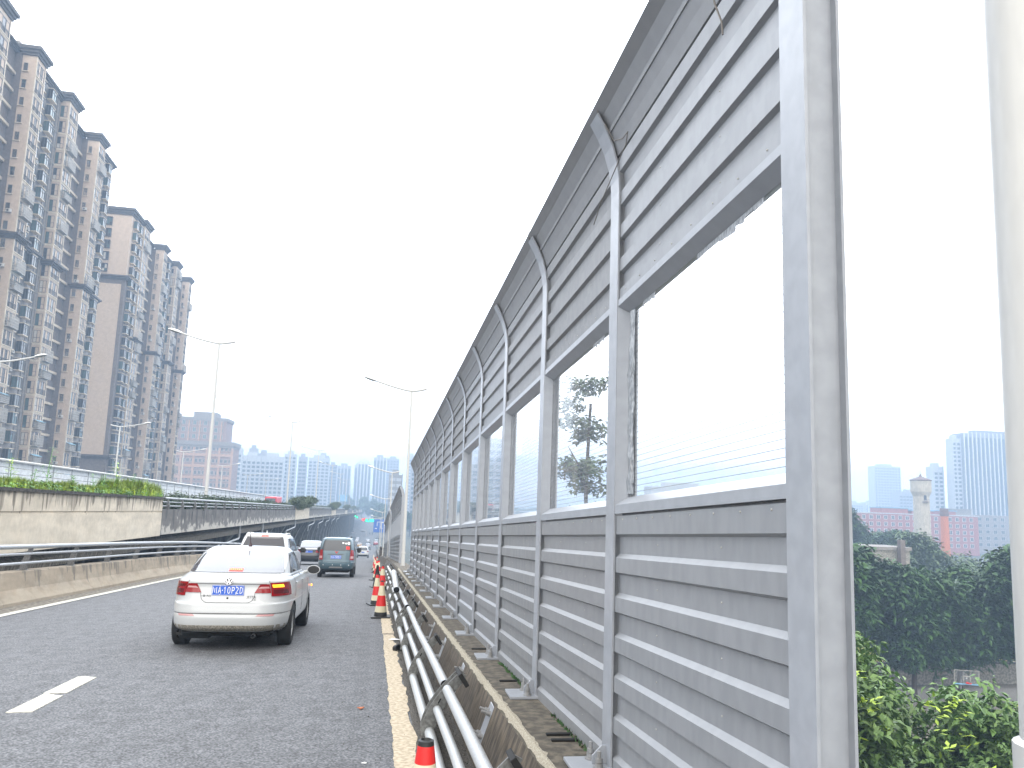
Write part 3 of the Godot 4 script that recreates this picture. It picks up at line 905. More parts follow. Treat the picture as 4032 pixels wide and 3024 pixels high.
func limbs(parent: Node3D, foot: Vector3, top: Vector3, r: float, seed_: int, reach: float, m: Material) -> void:
	var rng := RandomNumberGenerator.new()
	rng.seed = seed_
	var b := MB.new()
	var pts := []
	for k in 6:
		var f := k / 5.0
		pts.append(foot.lerp(top, f) + Vector3(rng.randf_range(-0.15, 0.15), 0, rng.randf_range(-0.15, 0.15)) * (1.0 if k > 0 else 0.0))
	b.tube(pts, r, r * 0.35, 9)
	part("trunk", b, m, parent)
	for k in 6:
		b = MB.new()
		var s: Vector3 = pts[2 + k % 3]
		var a := rng.randf() * TAU
		var e := s + Vector3(cos(a) * reach, rng.randf_range(0.5, 1.1) * reach, sin(a) * reach)
		b.tube([s, s.lerp(e, 0.5) + Vector3(0, reach * 0.12, 0), e], r * 0.4, r * 0.08, 7)
		part("limb", b, m, parent)

# ---------------------------------------------------------------- viaduct on the left
func viaduct() -> void:
	var X := -9.2
	var t := thing("viaduct", "long grey road viaduct with cream wall bays, left of the ramp", "viaduct")
	var zs := stations(-30, 620, 50)
	var ys := zs.map(func(z): return vy(z))
	var b := MB.new()
	b.run([Vector2(-9.4, 0.9), Vector2(-26.6, 0.9)], zs, ys)
	part("carriageway", b, M.asphalt, t)
	b = MB.new()
	b.run([Vector2(-27.0, 1.1), Vector2(-27.0, 0.0), Vector2(-25.0, -0.2), Vector2(-11.6, -0.2), Vector2(-9.4, 0.31)], zs, ys)
	part("soffit", b, M.under_concrete, t)
	b = MB.new()
	b.run([Vector2(-10.4, 0.2), Vector2(-10.4, -0.32), Vector2(-9.75, -0.34), Vector2(-9.68, -0.05), Vector2(-9.9, 0.06)], zs, ys)
	part("edge_beam", b, M.kerb_concrete, t)
	# fascia and cream bays, 60 m and 20 m by turns
	var start := -43.0
	var k := 0
	while start < 560.0:
		var a := start
		var c := start + 60.0
		var z2 := stations(a, c, 30)
		var y2 := z2.map(func(z): return vy(z))
		b = MB.new()
		b.run([Vector2(X - 0.2, 0.31), Vector2(X, 0.31), Vector2(X, 1.42), Vector2(X - 0.3, 1.42), Vector2(X - 0.3, 0.9)], z2, y2)
		for i in range(b.t.size()): b.t[i] = Vector2(b.t[i].x / 32.0, clampf(1.0 - (b.v[i].y - vy(b.v[i].z) - 0.31) / 1.11, 0.02, 0.98))
		part("fascia", b, M.girder_wall, t)
		if k > 0:
			for q in 4:
				b = MB.new()
				var zj := -(a + 6.0 + q * 15.0)
				b.span(Vector3(X - 0.05, vy(zj) + 0.9, zj), Vector3(X + 0.004, vy(zj) + 1.3, zj - 0.09))
				part("drain_slot", b, M.black_hole, t)
		var e := c + 20.0
		var z3 := [-c + 0.01, -(c + e) * 0.5, -e - 0.01]
		var y3 := z3.map(func(z): return vy(z))
		b = MB.new()
		b.run([Vector2(X - 0.4, 0.28), Vector2(X + 0.03, 0.28), Vector2(X + 0.03, 1.28), Vector2(X - 0.01, 1.285), Vector2(X - 0.01, 1.345), Vector2(X + 0.03, 1.35), Vector2(X + 0.03, 1.86)], z3, y3)
		for i in range(b.t.size()): b.t[i] = Vector2(b.t[i].x / 21.0, clampf(1.0 - (b.v[i].y - vy(b.v[i].z) - 0.28) / 1.58, 0.02, 0.98))
		for ze in [-c + 0.01, -e - 0.01]:
			b.span(Vector3(X - 0.5, vy(ze) + 0.28, ze - 0.005), Vector3(X + 0.03, vy(ze) + 1.86, ze + 0.005))
		part("cream_bay", b, M.cream_wall, t)
		b = MB.new()
		b.run([Vector2(X - 0.5, 1.86), Vector2(X + 0.13, 1.86), Vector2(X + 0.13, 1.95), Vector2(X - 0.15, 1.955), Vector2(X - 0.15, 1.90), Vector2(X - 0.9, 1.90)], z3, y3)
		part("planter_cap", b, M.dark_cap, t)
		start += 80.0
		k += 1
	# steel rail on the fascia
	k = 0
	for a in [37.0, 117.0, 197.0, 277.0]:
		var r := thing("viaduct_railing", ["pale three-rail railing on the viaduct in front of the long hedge", "second viaduct railing, beyond the first flared shrub", "third viaduct railing, beyond the second flared shrub", "fourth and farthest viaduct railing"][k], "railing", Vector3.ZERO, 0, "railings on the viaduct edge")
		k += 1
		for p in [[1.91, 0.05, "top_rail"], [1.74, 0.03, "middle_rail"], [1.565, 0.03, "bottom_rail"]]:
			b = MB.new()
			b.tube([Vector3(X - 0.08, p[0] + vy(-a), -a - 0.1), Vector3(X - 0.08, p[0] + vy(-a - 30), -a - 30), Vector3(X - 0.08, p[0] + vy(-a - 59.8), -a - 59.8)], p[1], -1, 8)
			part(p[2], b, M.rail_grey, r)
		var o := PackedVector2Array([Vector2(-9.34, 1.42), Vector2(-9.18, 1.42), Vector2(-9.16, 1.6), Vector2(-9.22, 1.80), Vector2(-9.25, 1.9), Vector2(-9.31, 1.9), Vector2(-9.29, 1.7)])
		var pb := MB.new()
		pb.slab(o, -0.04, 0.04)
		var pm := pb.onto(ArrayMesh.new(), M.post_grey)
		for q in 22:
			var z: float = -(a + 1.2 + q * 2.75)
			put("post", pm, r, Vector3(0, vy(z), z))
	# flared wall piers
	var prof := PackedVector2Array()
	for q in 9:
		var f := q / 8.0
		prof.append(Vector2(-9.95 - 1.4 * (1.0 - pow(1.0 - f, 2.2)), -0.36 - 4.5 * f))
	var outl := PackedVector2Array([Vector2(-21.0, -0.36)])
	outl.append_array(PackedVector2Array([Vector2(-21.0, -22.0), Vector2(-11.25, -22.0)]))
	for q in range(8, -1, -1): outl.append(prof[q])
	var pier := MB.new()
	pier.slab(outl, -0.7, 0.7)
	var pier_mesh := pier.onto(ArrayMesh.new(), M.under_concrete)
	for q in 38:
		var z := -(36.5 + 11.7 * q)
		put("pier", pier_mesh, t, Vector3(0, vy(z) - 0.05, z))
	# drain pipes
	for d in [60.0, 72.0, 101.0, 132.0, 154.0, 176.0, 200.0, 224.0]:
		b = MB.new()
		var z: float = -d
		b.tube([Vector3(-9.5, vy(z) + 0.3, z), Vector3(-9.5, vy(z) - 0.55, z), Vector3(-9.55, vy(z) - 0.66, z + 0.2), Vector3(-9.75, vy(z) - 0.75, z + 7.0), Vector3(-9.8, vy(z) - 0.85, z + 7.1), Vector3(-9.85, vy(z) - 1.6, z + 7.1)], 0.085, -1, 8)
		part("drain_pipe", b, M.rail_grey, t)
	b = MB.new()
	b.run([Vector2(-23.0, -22.0), Vector2(-23.0, -0.19)], zs, ys)  # added wall that closes off daylight beneath the deck
	b.run([Vector2(-23.4, -0.19), Vector2(-23.4, -22.0)], zs, ys)
	part("added_rear_wall", b, M.under_concrete, t)
	# white noise screen on the far edge
	var w := thing("noise_screen", "long white noise screen on the far edge of the viaduct", "noise screen")
	for q in 54:
		var d0 := 14.0 + q * 4.0
		var z4 := [-d0 - 0.04, -d0 - 3.96]
		var y4 := z4.map(func(z): return vy(z))
		b = MB.new()
		for h in 4:
			var h0 := 2.55 + h * 0.45
			b.run([Vector2(-26.1, h0 + 0.02), Vector2(-26.0, h0 + 0.03), Vector2(-26.0, h0 + 0.43), Vector2(-26.1, h0 + 0.44)], z4, y4)
		part("upper_board", b, M.white_board, w)
		b = MB.new()
		b.run([Vector2(-26.05, 0.9), Vector2(-26.0, 0.95), Vector2(-26.0, 2.5), Vector2(-26.05, 2.53)], z4, y4)
		part("lower_board", b, M.board_clear, w)
		b = MB.new()
		b.span(Vector3(-26.12, 0.9 + vy(-d0), -d0 - 0.04), Vector3(-25.94, 4.38 + vy(-d0), -d0 + 0.04))
		part("post", b, M.tower_pale, w)
	b = MB.new()
	b.run([Vector2(-26.2, 4.36), Vector2(-25.7, 4.30), Vector2(-25.66, 4.40), Vector2(-26.1, 4.50), Vector2(-26.2, 4.36)], [-14.0, -230.0], [vy(-14), vy(-230)])
	part("top_cap", b, M.lamp_shell, w)
	# red bus on the carriageway
	var bus := thing("bus", "red bus on the viaduct below the end of the white noise screen", "bus", Vector3(-20.0, vy(-160.0) + 0.9, -160.0))
	b = MB.new()
	bus.scale = Vector3.ONE * 0.88
	b.cbox(Vector3(0, 1.75, -5.0), Vector3(2.5, 2.75, 10.0), 0.15)
	part("body", b, M.bus_red, bus)
	b = MB.new()
	b.cbox(Vector3(0, 2.35, 0.02), Vector3(2.1, 0.9, 0.04), 0.015)
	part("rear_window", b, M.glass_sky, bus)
	for s in [-1.0, 1.0]:
		for zz in [-2.4, -7.8]:
			b = MB.new()
			b.lathe([[0.0, -0.14], [0.45, -0.14], [0.5, -0.1], [0.5, 0.1], [0.45, 0.14], [0.0, 0.14]], 16, Vector3(s * 1.05, 0.5, zz), Basis(Vector3.BACK, PI / 2))
			part("wheel", b, M.rubber, bus)
		b = MB.new()
		b.cbox(Vector3(s * 1.1, 1.3, 0.02), Vector3(0.16, 0.4, 0.04), 0.01)
		part("tail_light", b, M.cone_red, bus)
	greenery_on_viaduct()

func greenery_on_viaduct() -> void:
	var rng := RandomNumberGenerator.new()
	rng.seed = 21
	# grass tufts
	var tuft := MB.new()
	for k in 16:
		var a := rng.randf() * TAU
		var h := rng.randf_range(0.18, 0.5)
		var lean := rng.randf_range(0.05, 0.3)
		var o := Vector3(rng.randf_range(-0.07, 0.07), 0, rng.randf_range(-0.07, 0.07))
		var s := Vector3(cos(a + 1.57), 0, sin(a + 1.57)) * 0.012
		var mid := o + Vector3(cos(a) * lean * h * 0.4, h * 0.6, sin(a) * lean * h * 0.4)
		var tip := o + Vector3(cos(a) * lean * h * 1.6, h, sin(a) * lean * h * 1.6)
		var nn := Vector3(cos(a), 0.5, sin(a)).normalized()
		tuft.quad(o - s, o + s, mid + s * 0.8, mid - s * 0.8)
		tuft.tri(mid - s * 0.8, mid + s * 0.8, tip, nn, nn, nn)
	var tuft_mesh := tuft.onto(ArrayMesh.new(), M.grass_blade)
	var ps := []
	var cs := []
	for k in 3800:
		var d := rng.randf_range(15.0, 37.0)
		var x := -9.25 - rng.randf() * 0.8
		var clump := 0.75 + 0.35 * sin(d * 1.7) + 0.3 * sin(d * 4.3)
		var s := rng.randf_range(0.35, 0.8) * (0.6 + 0.4 * clump)
		if d > 31.0: s *= 1.9
		ps.append(Transform3D(Basis(Vector3.UP, rng.randf() * TAU).scaled(Vector3(1.2 * s, s, 1.2 * s)), Vector3(x, vy(-d) + 1.9, -d)))
		var v := rng.randf_range(0.7, 1.25)
		cs.append(Color(v * rng.randf_range(0.85, 1.15), v, v * rng.randf_range(0.6, 0.9)))
	var g := scatter("grass", tuft_mesh, M.grass_blade, self, ps, cs)
	stuff(g)
	tag(g, "bright green grass growing on top of the cream wall", "grass")
	# creeping weeds among the grass
	var low := leaf_cluster(14, 0.13, 0.16, 4).onto(ArrayMesh.new(), M.weed_leaf)
	ps = []; cs = []
	for k in 900:
		var d := rng.randf_range(15.0, 37.0)
		ps.append(Transform3D(Basis(Vector3.UP, rng.randf() * TAU).scaled(Vector3.ONE * rng.randf_range(0.5, 1.1)), Vector3(-9.2 - rng.randf() * 0.8, vy(-d) + 1.93 + rng.randf() * 0.16, -d)))
		var v := rng.randf_range(0.6, 1.2)
		cs.append(Color(v, v, v * 0.9))
	g = scatter("ground_cover", low, M.weed_leaf, self, ps, cs)
	stuff(g)
	tag(g, "low leafy weeds among the grass on the cream wall", "weeds")
	# tall weeds one can count: [distance, height, text]
	var tall := [[17.6, 0.75, "tall weed at the left frame edge on the cream wall"], [18.4, 0.95, "bushy tall weed leftmost but one on the cream wall"], [19.6, 0.65, "slim short weed left of the bright green tall weed"], [21.6, 1.1, "brightest green tall weed above the cream wall"], [23.0, 0.85, "second bright tall weed, right of the brightest one"], [24.6, 0.6, "short pale weed in the middle of the cream wall"], [25.6, 1.35, "tallest weed, reaching the brown tower's foot"], [27.6, 0.55, "reddish thin weed right of the tallest weed"], [29.2, 0.7, "dark green weed before the white noise screen"], [30.6, 0.75, "thin weed just left of the yellow-green grass clump"], [31.8, 1.25, "tall seeding weed standing out of the grass clump"], [33.6, 0.9, "seeding weed over the right part of the grass clump"], [35.5, 0.6, "last small weed at the right end of the cream wall"]]
	var k2 := 0
	for w in tall:
		var d: float = w[0]
		var t := thing("tall_weed", w[2], "weed", Vector3(-9.45 - 0.3 * rng.randf(), vy(-d) + 1.9, -d), rng.randf() * TAU, "tall weeds on the cream wall")
		var b := MB.new()
		var h: float = w[1]
		var top := Vector3(rng.randf_range(-0.1, 0.1), h, rng.randf_range(-0.1, 0.1))
		b.tube([Vector3.ZERO, top * 0.5 + Vector3(0.02, 0, 0), top], 0.014, 0.006, 5)
		for q in 4:
			var s := top * rng.randf_range(0.15, 0.5)
			var a := rng.randf() * TAU
			b.tube([s, s + Vector3(cos(a) * 0.2, 0.25, sin(a) * 0.2) * h], 0.005, 0.002, 4)
		part("stem", b, M.weed_leaf, t)
		b = MB.new()
		for q in 90:
			var f := rng.randf_range(0.05, 1.0)
			var a := rng.randf() * TAU
			var spread := (1.0 - f * 0.6) * 0.27 * h
			var o := top * f + Vector3(cos(a), 0.1, sin(a)) * spread * rng.randf()
			var dir := Vector3(cos(a), rng.randf_range(-0.3, 0.5), sin(a)).normalized()
			var l := rng.randf_range(0.09, 0.2) * (1.2 - 0.6 * f)
			var sd := dir.cross(Vector3.UP).normalized() * l * 0.22
			b.quad(o, o + dir * l * 0.5 - sd, o + dir * l, o + dir * l * 0.5 + sd)
		part("leaves", b, M.grass_blade if k2 in [3, 4, 10] else M.weed_leaf, t)
		k2 += 1
	# hedge behind the railing
	var hm := [leaf_cluster(16, 0.13, 0.18, 5).onto(ArrayMesh.new(), M.hedge_leaf), leaf_cluster(16, 0.13, 0.18, 6).onto(ArrayMesh.new(), M.hedge_leaf)]
	for s in [[37.2, 97.0, "dark clipped hedge behind the first viaduct railing"], [117.0, 177.0, "dark hedge behind the second viaduct railing"]]:
		var t := thing("hedge", s[2], "hedge", Vector3.ZERO, 0, "hedges behind the viaduct railing")
		var lobes := []
		var d: float = s[0]
		while d < s[1]:
			lobes.append([Vector3(-9.85, vy(-d) + 1.62 + rng.randf_range(-0.06, 0.12), -d), Vector3(0.42, 0.52, 0.75)])
			d += 1.0
		crown("foliage", t, M.hedge_leaf, hm, lobes, 46 if s[0] < 100 else 22, 0.8, 1.5, 31)
	# flared shrubs on the cream bays
	var lab := ["nearest flared planter shrub on the viaduct", "second flared planter shrub along the viaduct", "third flared planter shrub along the viaduct", "fourth flared shrub, small in the haze", "farthest flared shrub on the viaduct"]
	for k in 5:
		var d := 97.0 + 80.0 * k
		var t := thing("planter_shrub", lab[k], "shrub", Vector3(-9.2, vy(-d - 10) + 1.95, -d - 10), 0, "flared shrubs on the cream bays")
		var lobes := []
		for q in 15:
			var f := q / 14.0
			var up := sin(f * PI)
			lobes.append([Vector3(0.15, 0.45 + 0.25 * rng.randf(), lerpf(11.5, -11.5, f)), Vector3(0.75, 0.45, 1.3)])
			lobes.append([Vector3(0.0, 0.15, lerpf(9.0, -9.0, f)), Vector3(0.4, 0.35, 1.0)])
		crown("foliage", t, M.shrub_leaf, hm, lobes, 60, 1.2, 2.2, 40 + k)

# ---------------------------------------------------------------- apartment towers on the left
var WIN := {}
func panes(am: ArrayMesh, w: float, h: float, cols: int, rows: Array, deep: float, seed_: int, kinds: Array) -> void:
	var rng := RandomNumberGenerator.new()
	rng.seed = seed_
	var fr := MB.new()
	var t := 0.07
	fr.span(Vector3(-w / 2, 0, -deep), Vector3(w / 2, t, 0.03)); fr.span(Vector3(-w / 2, h - t, -deep), Vector3(w / 2, h, 0.03))
	for k in cols + 1:
		var x := lerpf(-w / 2 + t / 2, w / 2 - t / 2, float(k) / cols)
		fr.span(Vector3(x - t / 2, t, -deep), Vector3(x + t / 2, h - t, 0.028))
	for r in rows:
		fr.span(Vector3(-w / 2 + t, h * r - t / 2, -deep + 0.01), Vector3(w / 2 - t, h * r + t / 2, 0.024))
	fr.onto(am, M.window_frame)
	var lists := {}
	var ys := [0.0] + rows + [1.0]
	for k in cols:
		for r in ys.size() - 1:
			var kind: String = kinds[rng.randi() % kinds.size()]
			if not lists.has(kind): lists[kind] = MB.new()
			var x0 := lerpf(-w / 2, w / 2, float(k) / cols)
			var x1 := lerpf(-w / 2, w / 2, float(k + 1) / cols)
			var z := -0.03 - 0.02 * (k % 2)
			lists[kind].quad(Vector3(x0, h * ys[r], z), Vector3(x1, h * ys[r], z), Vector3(x1, h * ys[r + 1], z), Vector3(x0, h * ys[r + 1], z))
	for kind in lists: lists[kind].onto(am, M[kind])
func window_kinds() -> void:
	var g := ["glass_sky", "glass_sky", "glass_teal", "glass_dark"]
	WIN.street = []
	WIN.small = []
	WIN.side = []
	WIN.bay = []
	for k in 5:
		var am := ArrayMesh.new()
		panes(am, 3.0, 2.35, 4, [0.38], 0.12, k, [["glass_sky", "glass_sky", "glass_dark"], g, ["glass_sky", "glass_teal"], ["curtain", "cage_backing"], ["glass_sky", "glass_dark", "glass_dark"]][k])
		var b := MB.new()
		b.span(Vector3(-1.75, -0.22, -0.1), Vector3(1.75, -0.05, 0.14))
		b.onto(am, M.tower_trim)
		if k in [1, 4]:
			b = MB.new()
			for q in 15: b.span(Vector3(-1.5 + q * 0.21, 0, 0.06), Vector3(-1.46 + q * 0.21, 0.85, 0.1))
			b.span(Vector3(-1.55, 0.85, 0.05), Vector3(1.55, 0.9, 0.11))
			b.onto(am, M.window_frame)
		WIN.street.append(am)
		am = ArrayMesh.new()
		panes(am, 0.62, 1.45, 1, [0.6], 0.2, 10 + k, g)
		b = MB.new()
		b.span(Vector3(-0.5, -0.14, -0.1), Vector3(0.5, 0.0, 0.22))
		if k % 2: b.span(Vector3(-0.45, 1.47, -0.1), Vector3(0.45, 1.55, 0.2))
		b.onto(am, M.tower_trim)
		WIN.small.append(am)
		am = ArrayMesh.new()
		panes(am, 1.15, 2.2, 2, [0.4], 0.15, 20 + k, ["glass_dark", "glass_dark", "glass_teal", "curtain"])
		WIN.side.append(am)
		am = ArrayMesh.new()
		# bay window: front and two cheeks, slab over and under
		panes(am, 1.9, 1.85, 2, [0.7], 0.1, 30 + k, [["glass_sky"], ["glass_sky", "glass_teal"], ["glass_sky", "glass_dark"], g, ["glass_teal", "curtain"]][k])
		for s in [-1.0, 1.0]:
			b = MB.new()
			b.span(Vector3(s * 0.95 - 0.03, 0.0, -0.75), Vector3(s * 0.95 + 0.03, 0.06, -0.05)); b.span(Vector3(s * 0.95 - 0.03, 1.79, -0.75), Vector3(s * 0.95 + 0.03, 1.85, -0.05))
			b.span(Vector3(s * 0.95 - 0.03, 0.06, -0.42), Vector3(s * 0.95 + 0.03, 1.79, -0.36))
			b.onto(am, M.window_frame)
			b = MB.new()
			b.quad(Vector3(s * 0.95, 0.03, -0.05), Vector3(s * 0.95, 0.03, -0.8), Vector3(s * 0.95, 1.82, -0.8), Vector3(s * 0.95, 1.82, -0.05))
			b.onto(am, M.glass_teal if k % 2 else M.glass_dark)
		b = MB.new()
		b.span(Vector3(-1.05, -0.16, -0.8), Vector3(1.05, -0.004, 0.1)); b.span(Vector3(-1.05, 1.854, -0.8), Vector3(1.05, 1.98, 0.1))
		b.onto(am, M.tower_trim)
		WIN.bay.append(am)
	WIN.cage = []
	for k in 3:
		var am := ArrayMesh.new()
		var b := MB.new()
		var w := 3.3
		var h: float = [1.9, 1.3, 2.2][k]
		var dp := 0.75
		for q in 15:
			var x := lerpf(-w / 2, w / 2, q / 14.0)
			b.span(Vector3(x - 0.02, 0.05, dp - 0.02), Vector3(x + 0.02, h, dp + 0.02))
		for q in 5:
			var y := lerpf(0.08, h, q / 4.0)
			b.span(Vector3(-w / 2, y - 0.03, dp - 0.03), Vector3(w / 2, y + 0.03, dp + 0.025))
			for s in [-1.0, 1.0]: b.span(Vector3(s * w / 2 - 0.03, y - 0.03, 0), Vector3(s * w / 2 + 0.03, y + 0.03, dp - 0.035))
		for q in 4:
			for s in [-1.0, 1.0]: b.span(Vector3(s * w / 2 - 0.02, 0.05, q * 0.19), Vector3(s * w / 2 + 0.02, h, q * 0.19 + 0.04))
		b.onto(am, M.cage_steel)
		b = MB.new()
		b.span(Vector3(-w / 2, 0.0, 0.0), Vector3(w / 2, 0.045, dp))
		var rng := RandomNumberGenerator.new()
		rng.seed = 50 + k
		for q in 7:
			var x := rng.randf_range(-1.4, 1.1)
			var y := rng.randf_range(0.1, h - 0.7)
			b.span(Vector3(x, y, dp - 0.16 - 0.03 * q), Vector3(x + rng.randf_range(0.3, 0.8), y + rng.randf_range(0.3, 0.8), dp - 0.15 - 0.03 * q))
		b.onto(am, M.cage_backing)
		if k == 1:
			b = MB.new()
			b.quad(Vector3(-w / 2, h + 0.02, dp + 0.2), Vector3(w / 2, h + 0.02, dp + 0.2), Vector3(w / 2, h + 0.4, 0), Vector3(-w / 2, h + 0.4, 0))
			b.onto(am, M.awning_blue)
		WIN.cage.append(am)
	var ac := ArrayMesh.new()
	var b2 := MB.new()
	b2.cbox(Vector3(0, 0.3, 0.22), Vector3(0.8, 0.55, 0.32), 0.02)
	b2.onto(ac, M.aircon)
	b2 = MB.new()
	b2.lathe([[0.0, 0.0], [0.2, 0.0], [0.2, 0.01], [0.0, 0.01]], 12, Vector3(-0.1, 0.3, 0.38), Basis(Vector3.RIGHT, PI / 2))
	b2.span(Vector3(-0.4, 0.0, 0.02), Vector3(0.4, 0.02, 0.4))
	b2.onto(ac, M.window_frame)
	WIN.aircon = [ac]

func cornice(t: Node3D, x0: float, x1: float, z0: float, z1: float, y: float, tall: float) -> void:
	var b := MB.new()
	b.span(Vector3(x0 - 0.2, y, z1 - 0.25), Vector3(x1 + 0.25, y + tall * 0.3, z0 + 0.25))
	b.span(Vector3(x0 - 0.4, y + tall * 0.3 + 0.002, z1 - 0.5), Vector3(x1 + 0.5, y + tall * 0.62, z0 + 0.5))
	b.span(Vector3(x0 - 0.6, y + tall * 0.62 + 0.002, z1 - 0.8), Vector3(x1 + 0.8, y + tall, z0 + 0.8))
	part("cornice", b, M.cornice_dark, t)
const BASE := -17.5
func block(t: Node3D, called: String, m: Material, x0: float, x1: float, u0: float, u1: float, y1: float, y0 := BASE) -> void:
	var b := MB.new()
	b.span(Vector3(x0, y0, -u1), Vector3(x1, y1, -u0))
	part(called, b, m, t)
func floors(top: float, h: float) -> Array:
	var a := []
	var y := top - h
	while y > -2.5:
		a.append(y)
		y -= h
	return a
func units(t: Node3D, list: Array, roof: float, fh: float, mid: float, seed_: int) -> void:
	var rng := RandomNumberGenerator.new()
	rng.seed = seed_
	var st := Basis(Vector3.UP, PI / 2)
	var fl := floors(roof - 1.7, fh)
	for u in list:
		var kind: String = u[0]
		var a: float = u[1]
		var c: float = u[2]
		if kind in ["A", "B"]:
			block(t, "bay_wall", M.tower_beige, -2.1 if kind == "A" else -1.55, 0.0, a, c, roof - 1.2)
			if kind == "A": block(t, "dark_wall", M.tower_dark, -12.0, -2.102, a + 0.003, c - 0.3, roof - 0.9)
			else: block(t, "dark_wall", M.tower_dark, -12.0, -1.552, a + 0.003, c - 0.003, roof - 1.0)
			cornice(t, -2.1, 0.0, -a, -c, roof - 1.2, 1.5)
			cornice(t, -1.9, 0.02, -a, -c, mid - 0.5, 0.95)
			# pale piers and lintels round the street windows
			var b := MB.new()
			for e in [a + 0.02, c - 0.32]:
				b.span(Vector3(-0.1, BASE, -e - 0.3), Vector3(0.09, roof - 1.25, -e))
			for y in fl: b.span(Vector3(-0.1, y - 0.08, -c + 0.33), Vector3(0.07, y + 0.16, -a - 0.33))
			part("trim", b, M.tower_trim, t)
			for y in fl:
				if absf(y + 1.2 - mid) < 1.2 and rng.randf() < 0.7:
					put("security_cage", WIN.cage[2], t, Vector3(0.09, y + 0.3, -(a + c) / 2), st)
					continue
				var k := rng.randi() % 5
				put("balcony_window", WIN.street[k], t, Vector3(0.03, y + 0.42, -(a + c) / 2), st.scaled_local(Vector3((c - a - 0.7) / 3.0, 1, 1)))
				if rng.randf() < 0.3: put("security_cage", WIN.cage[rng.randi() % 3], t, Vector3(0.1, y + 0.2, -(a + c) / 2), st)
			if kind == "A":
				for y in fl:
					put("small_window", WIN.small[rng.randi() % 5], t, Vector3(-1.5, y + 0.7, -a + 0.03))
					if rng.randf() < 0.2: put("window_cage", WIN.aircon[0], t, Vector3(-1.2, y + 0.5, -a + 0.03))
			else:
				var b2 := MB.new()
				for y in fl: b2.span(Vector3(-1.53, y - 0.15, -a - 0.1), Vector3(-0.01, y + 0.25, -a + 0.1))
				part("spandrel", b2, M.tower_trim, t)
				for y in fl: put("side_window", WIN.side[rng.randi() % 5], t, Vector3(-0.8, y + 0.3, -a + 0.04))
		elif kind == "R":
			block(t, "recessed_wall", M.tower_grey, -12.0, -1.5, a + 0.002, c - 0.002, roof - 1.6)
			cornice(t, -3.0, -1.5, -a, -c, roof - 1.6, 1.1)
			cornice(t, -3.0, -1.0, -a - 0.8, -a - 8.2, mid - 0.6, 0.9)
			var b := MB.new()
			for y in fl: b.span(Vector3(-1.52, y - 0.1, -c + 0.05), Vector3(-1.36, y + 0.1, -a - 8.3))
			for e in [a + 8.4, a + 10.0]:
				if e < c - 0.3: b.span(Vector3(-1.52, BASE, -e - 0.25), Vector3(-1.3, roof - 1.7, -e))
			part("pilaster", b, M.tower_grey, t)
			for y in fl:
				if absf(y + 1.2 - mid) < 1.0: continue
				put("bay_window", WIN.bay[rng.randi() % 2], t, Vector3(-0.75, y + 0.5, -a - 1.8), st)
				put("bay_window", WIN.bay[rng.randi() % 5], t, Vector3(-0.45, y + 0.5, -a - 5.9), st)
				if c - a > 10.0: put("side_window", WIN.side[rng.randi() % 5], t, Vector3(-1.46, y + 0.3, -a - 9.3), st)
				if rng.randf() < 0.45: put("air_conditioner", WIN.aircon[0], t, Vector3(-1.48, y - 0.1 + 0.12, -a - 3.9), st)
		elif kind == "D":
			block(t, "recessed_wall", M.tower_dark, -12.0, -3.3, a + 0.002, c - 0.002, roof - 1.0)
			for y in fl:
				var b := MB.new()
				b.span(Vector3(-3.32, y - 0.2, -c + 0.02), Vector3(-2.85, y + 0.25, -a - 0.02))
				part("ledge", b, M.tower_trim, t)
			cornice(t, -6.0, -3.2, -a, -c, roof - 1.0, 0.9)
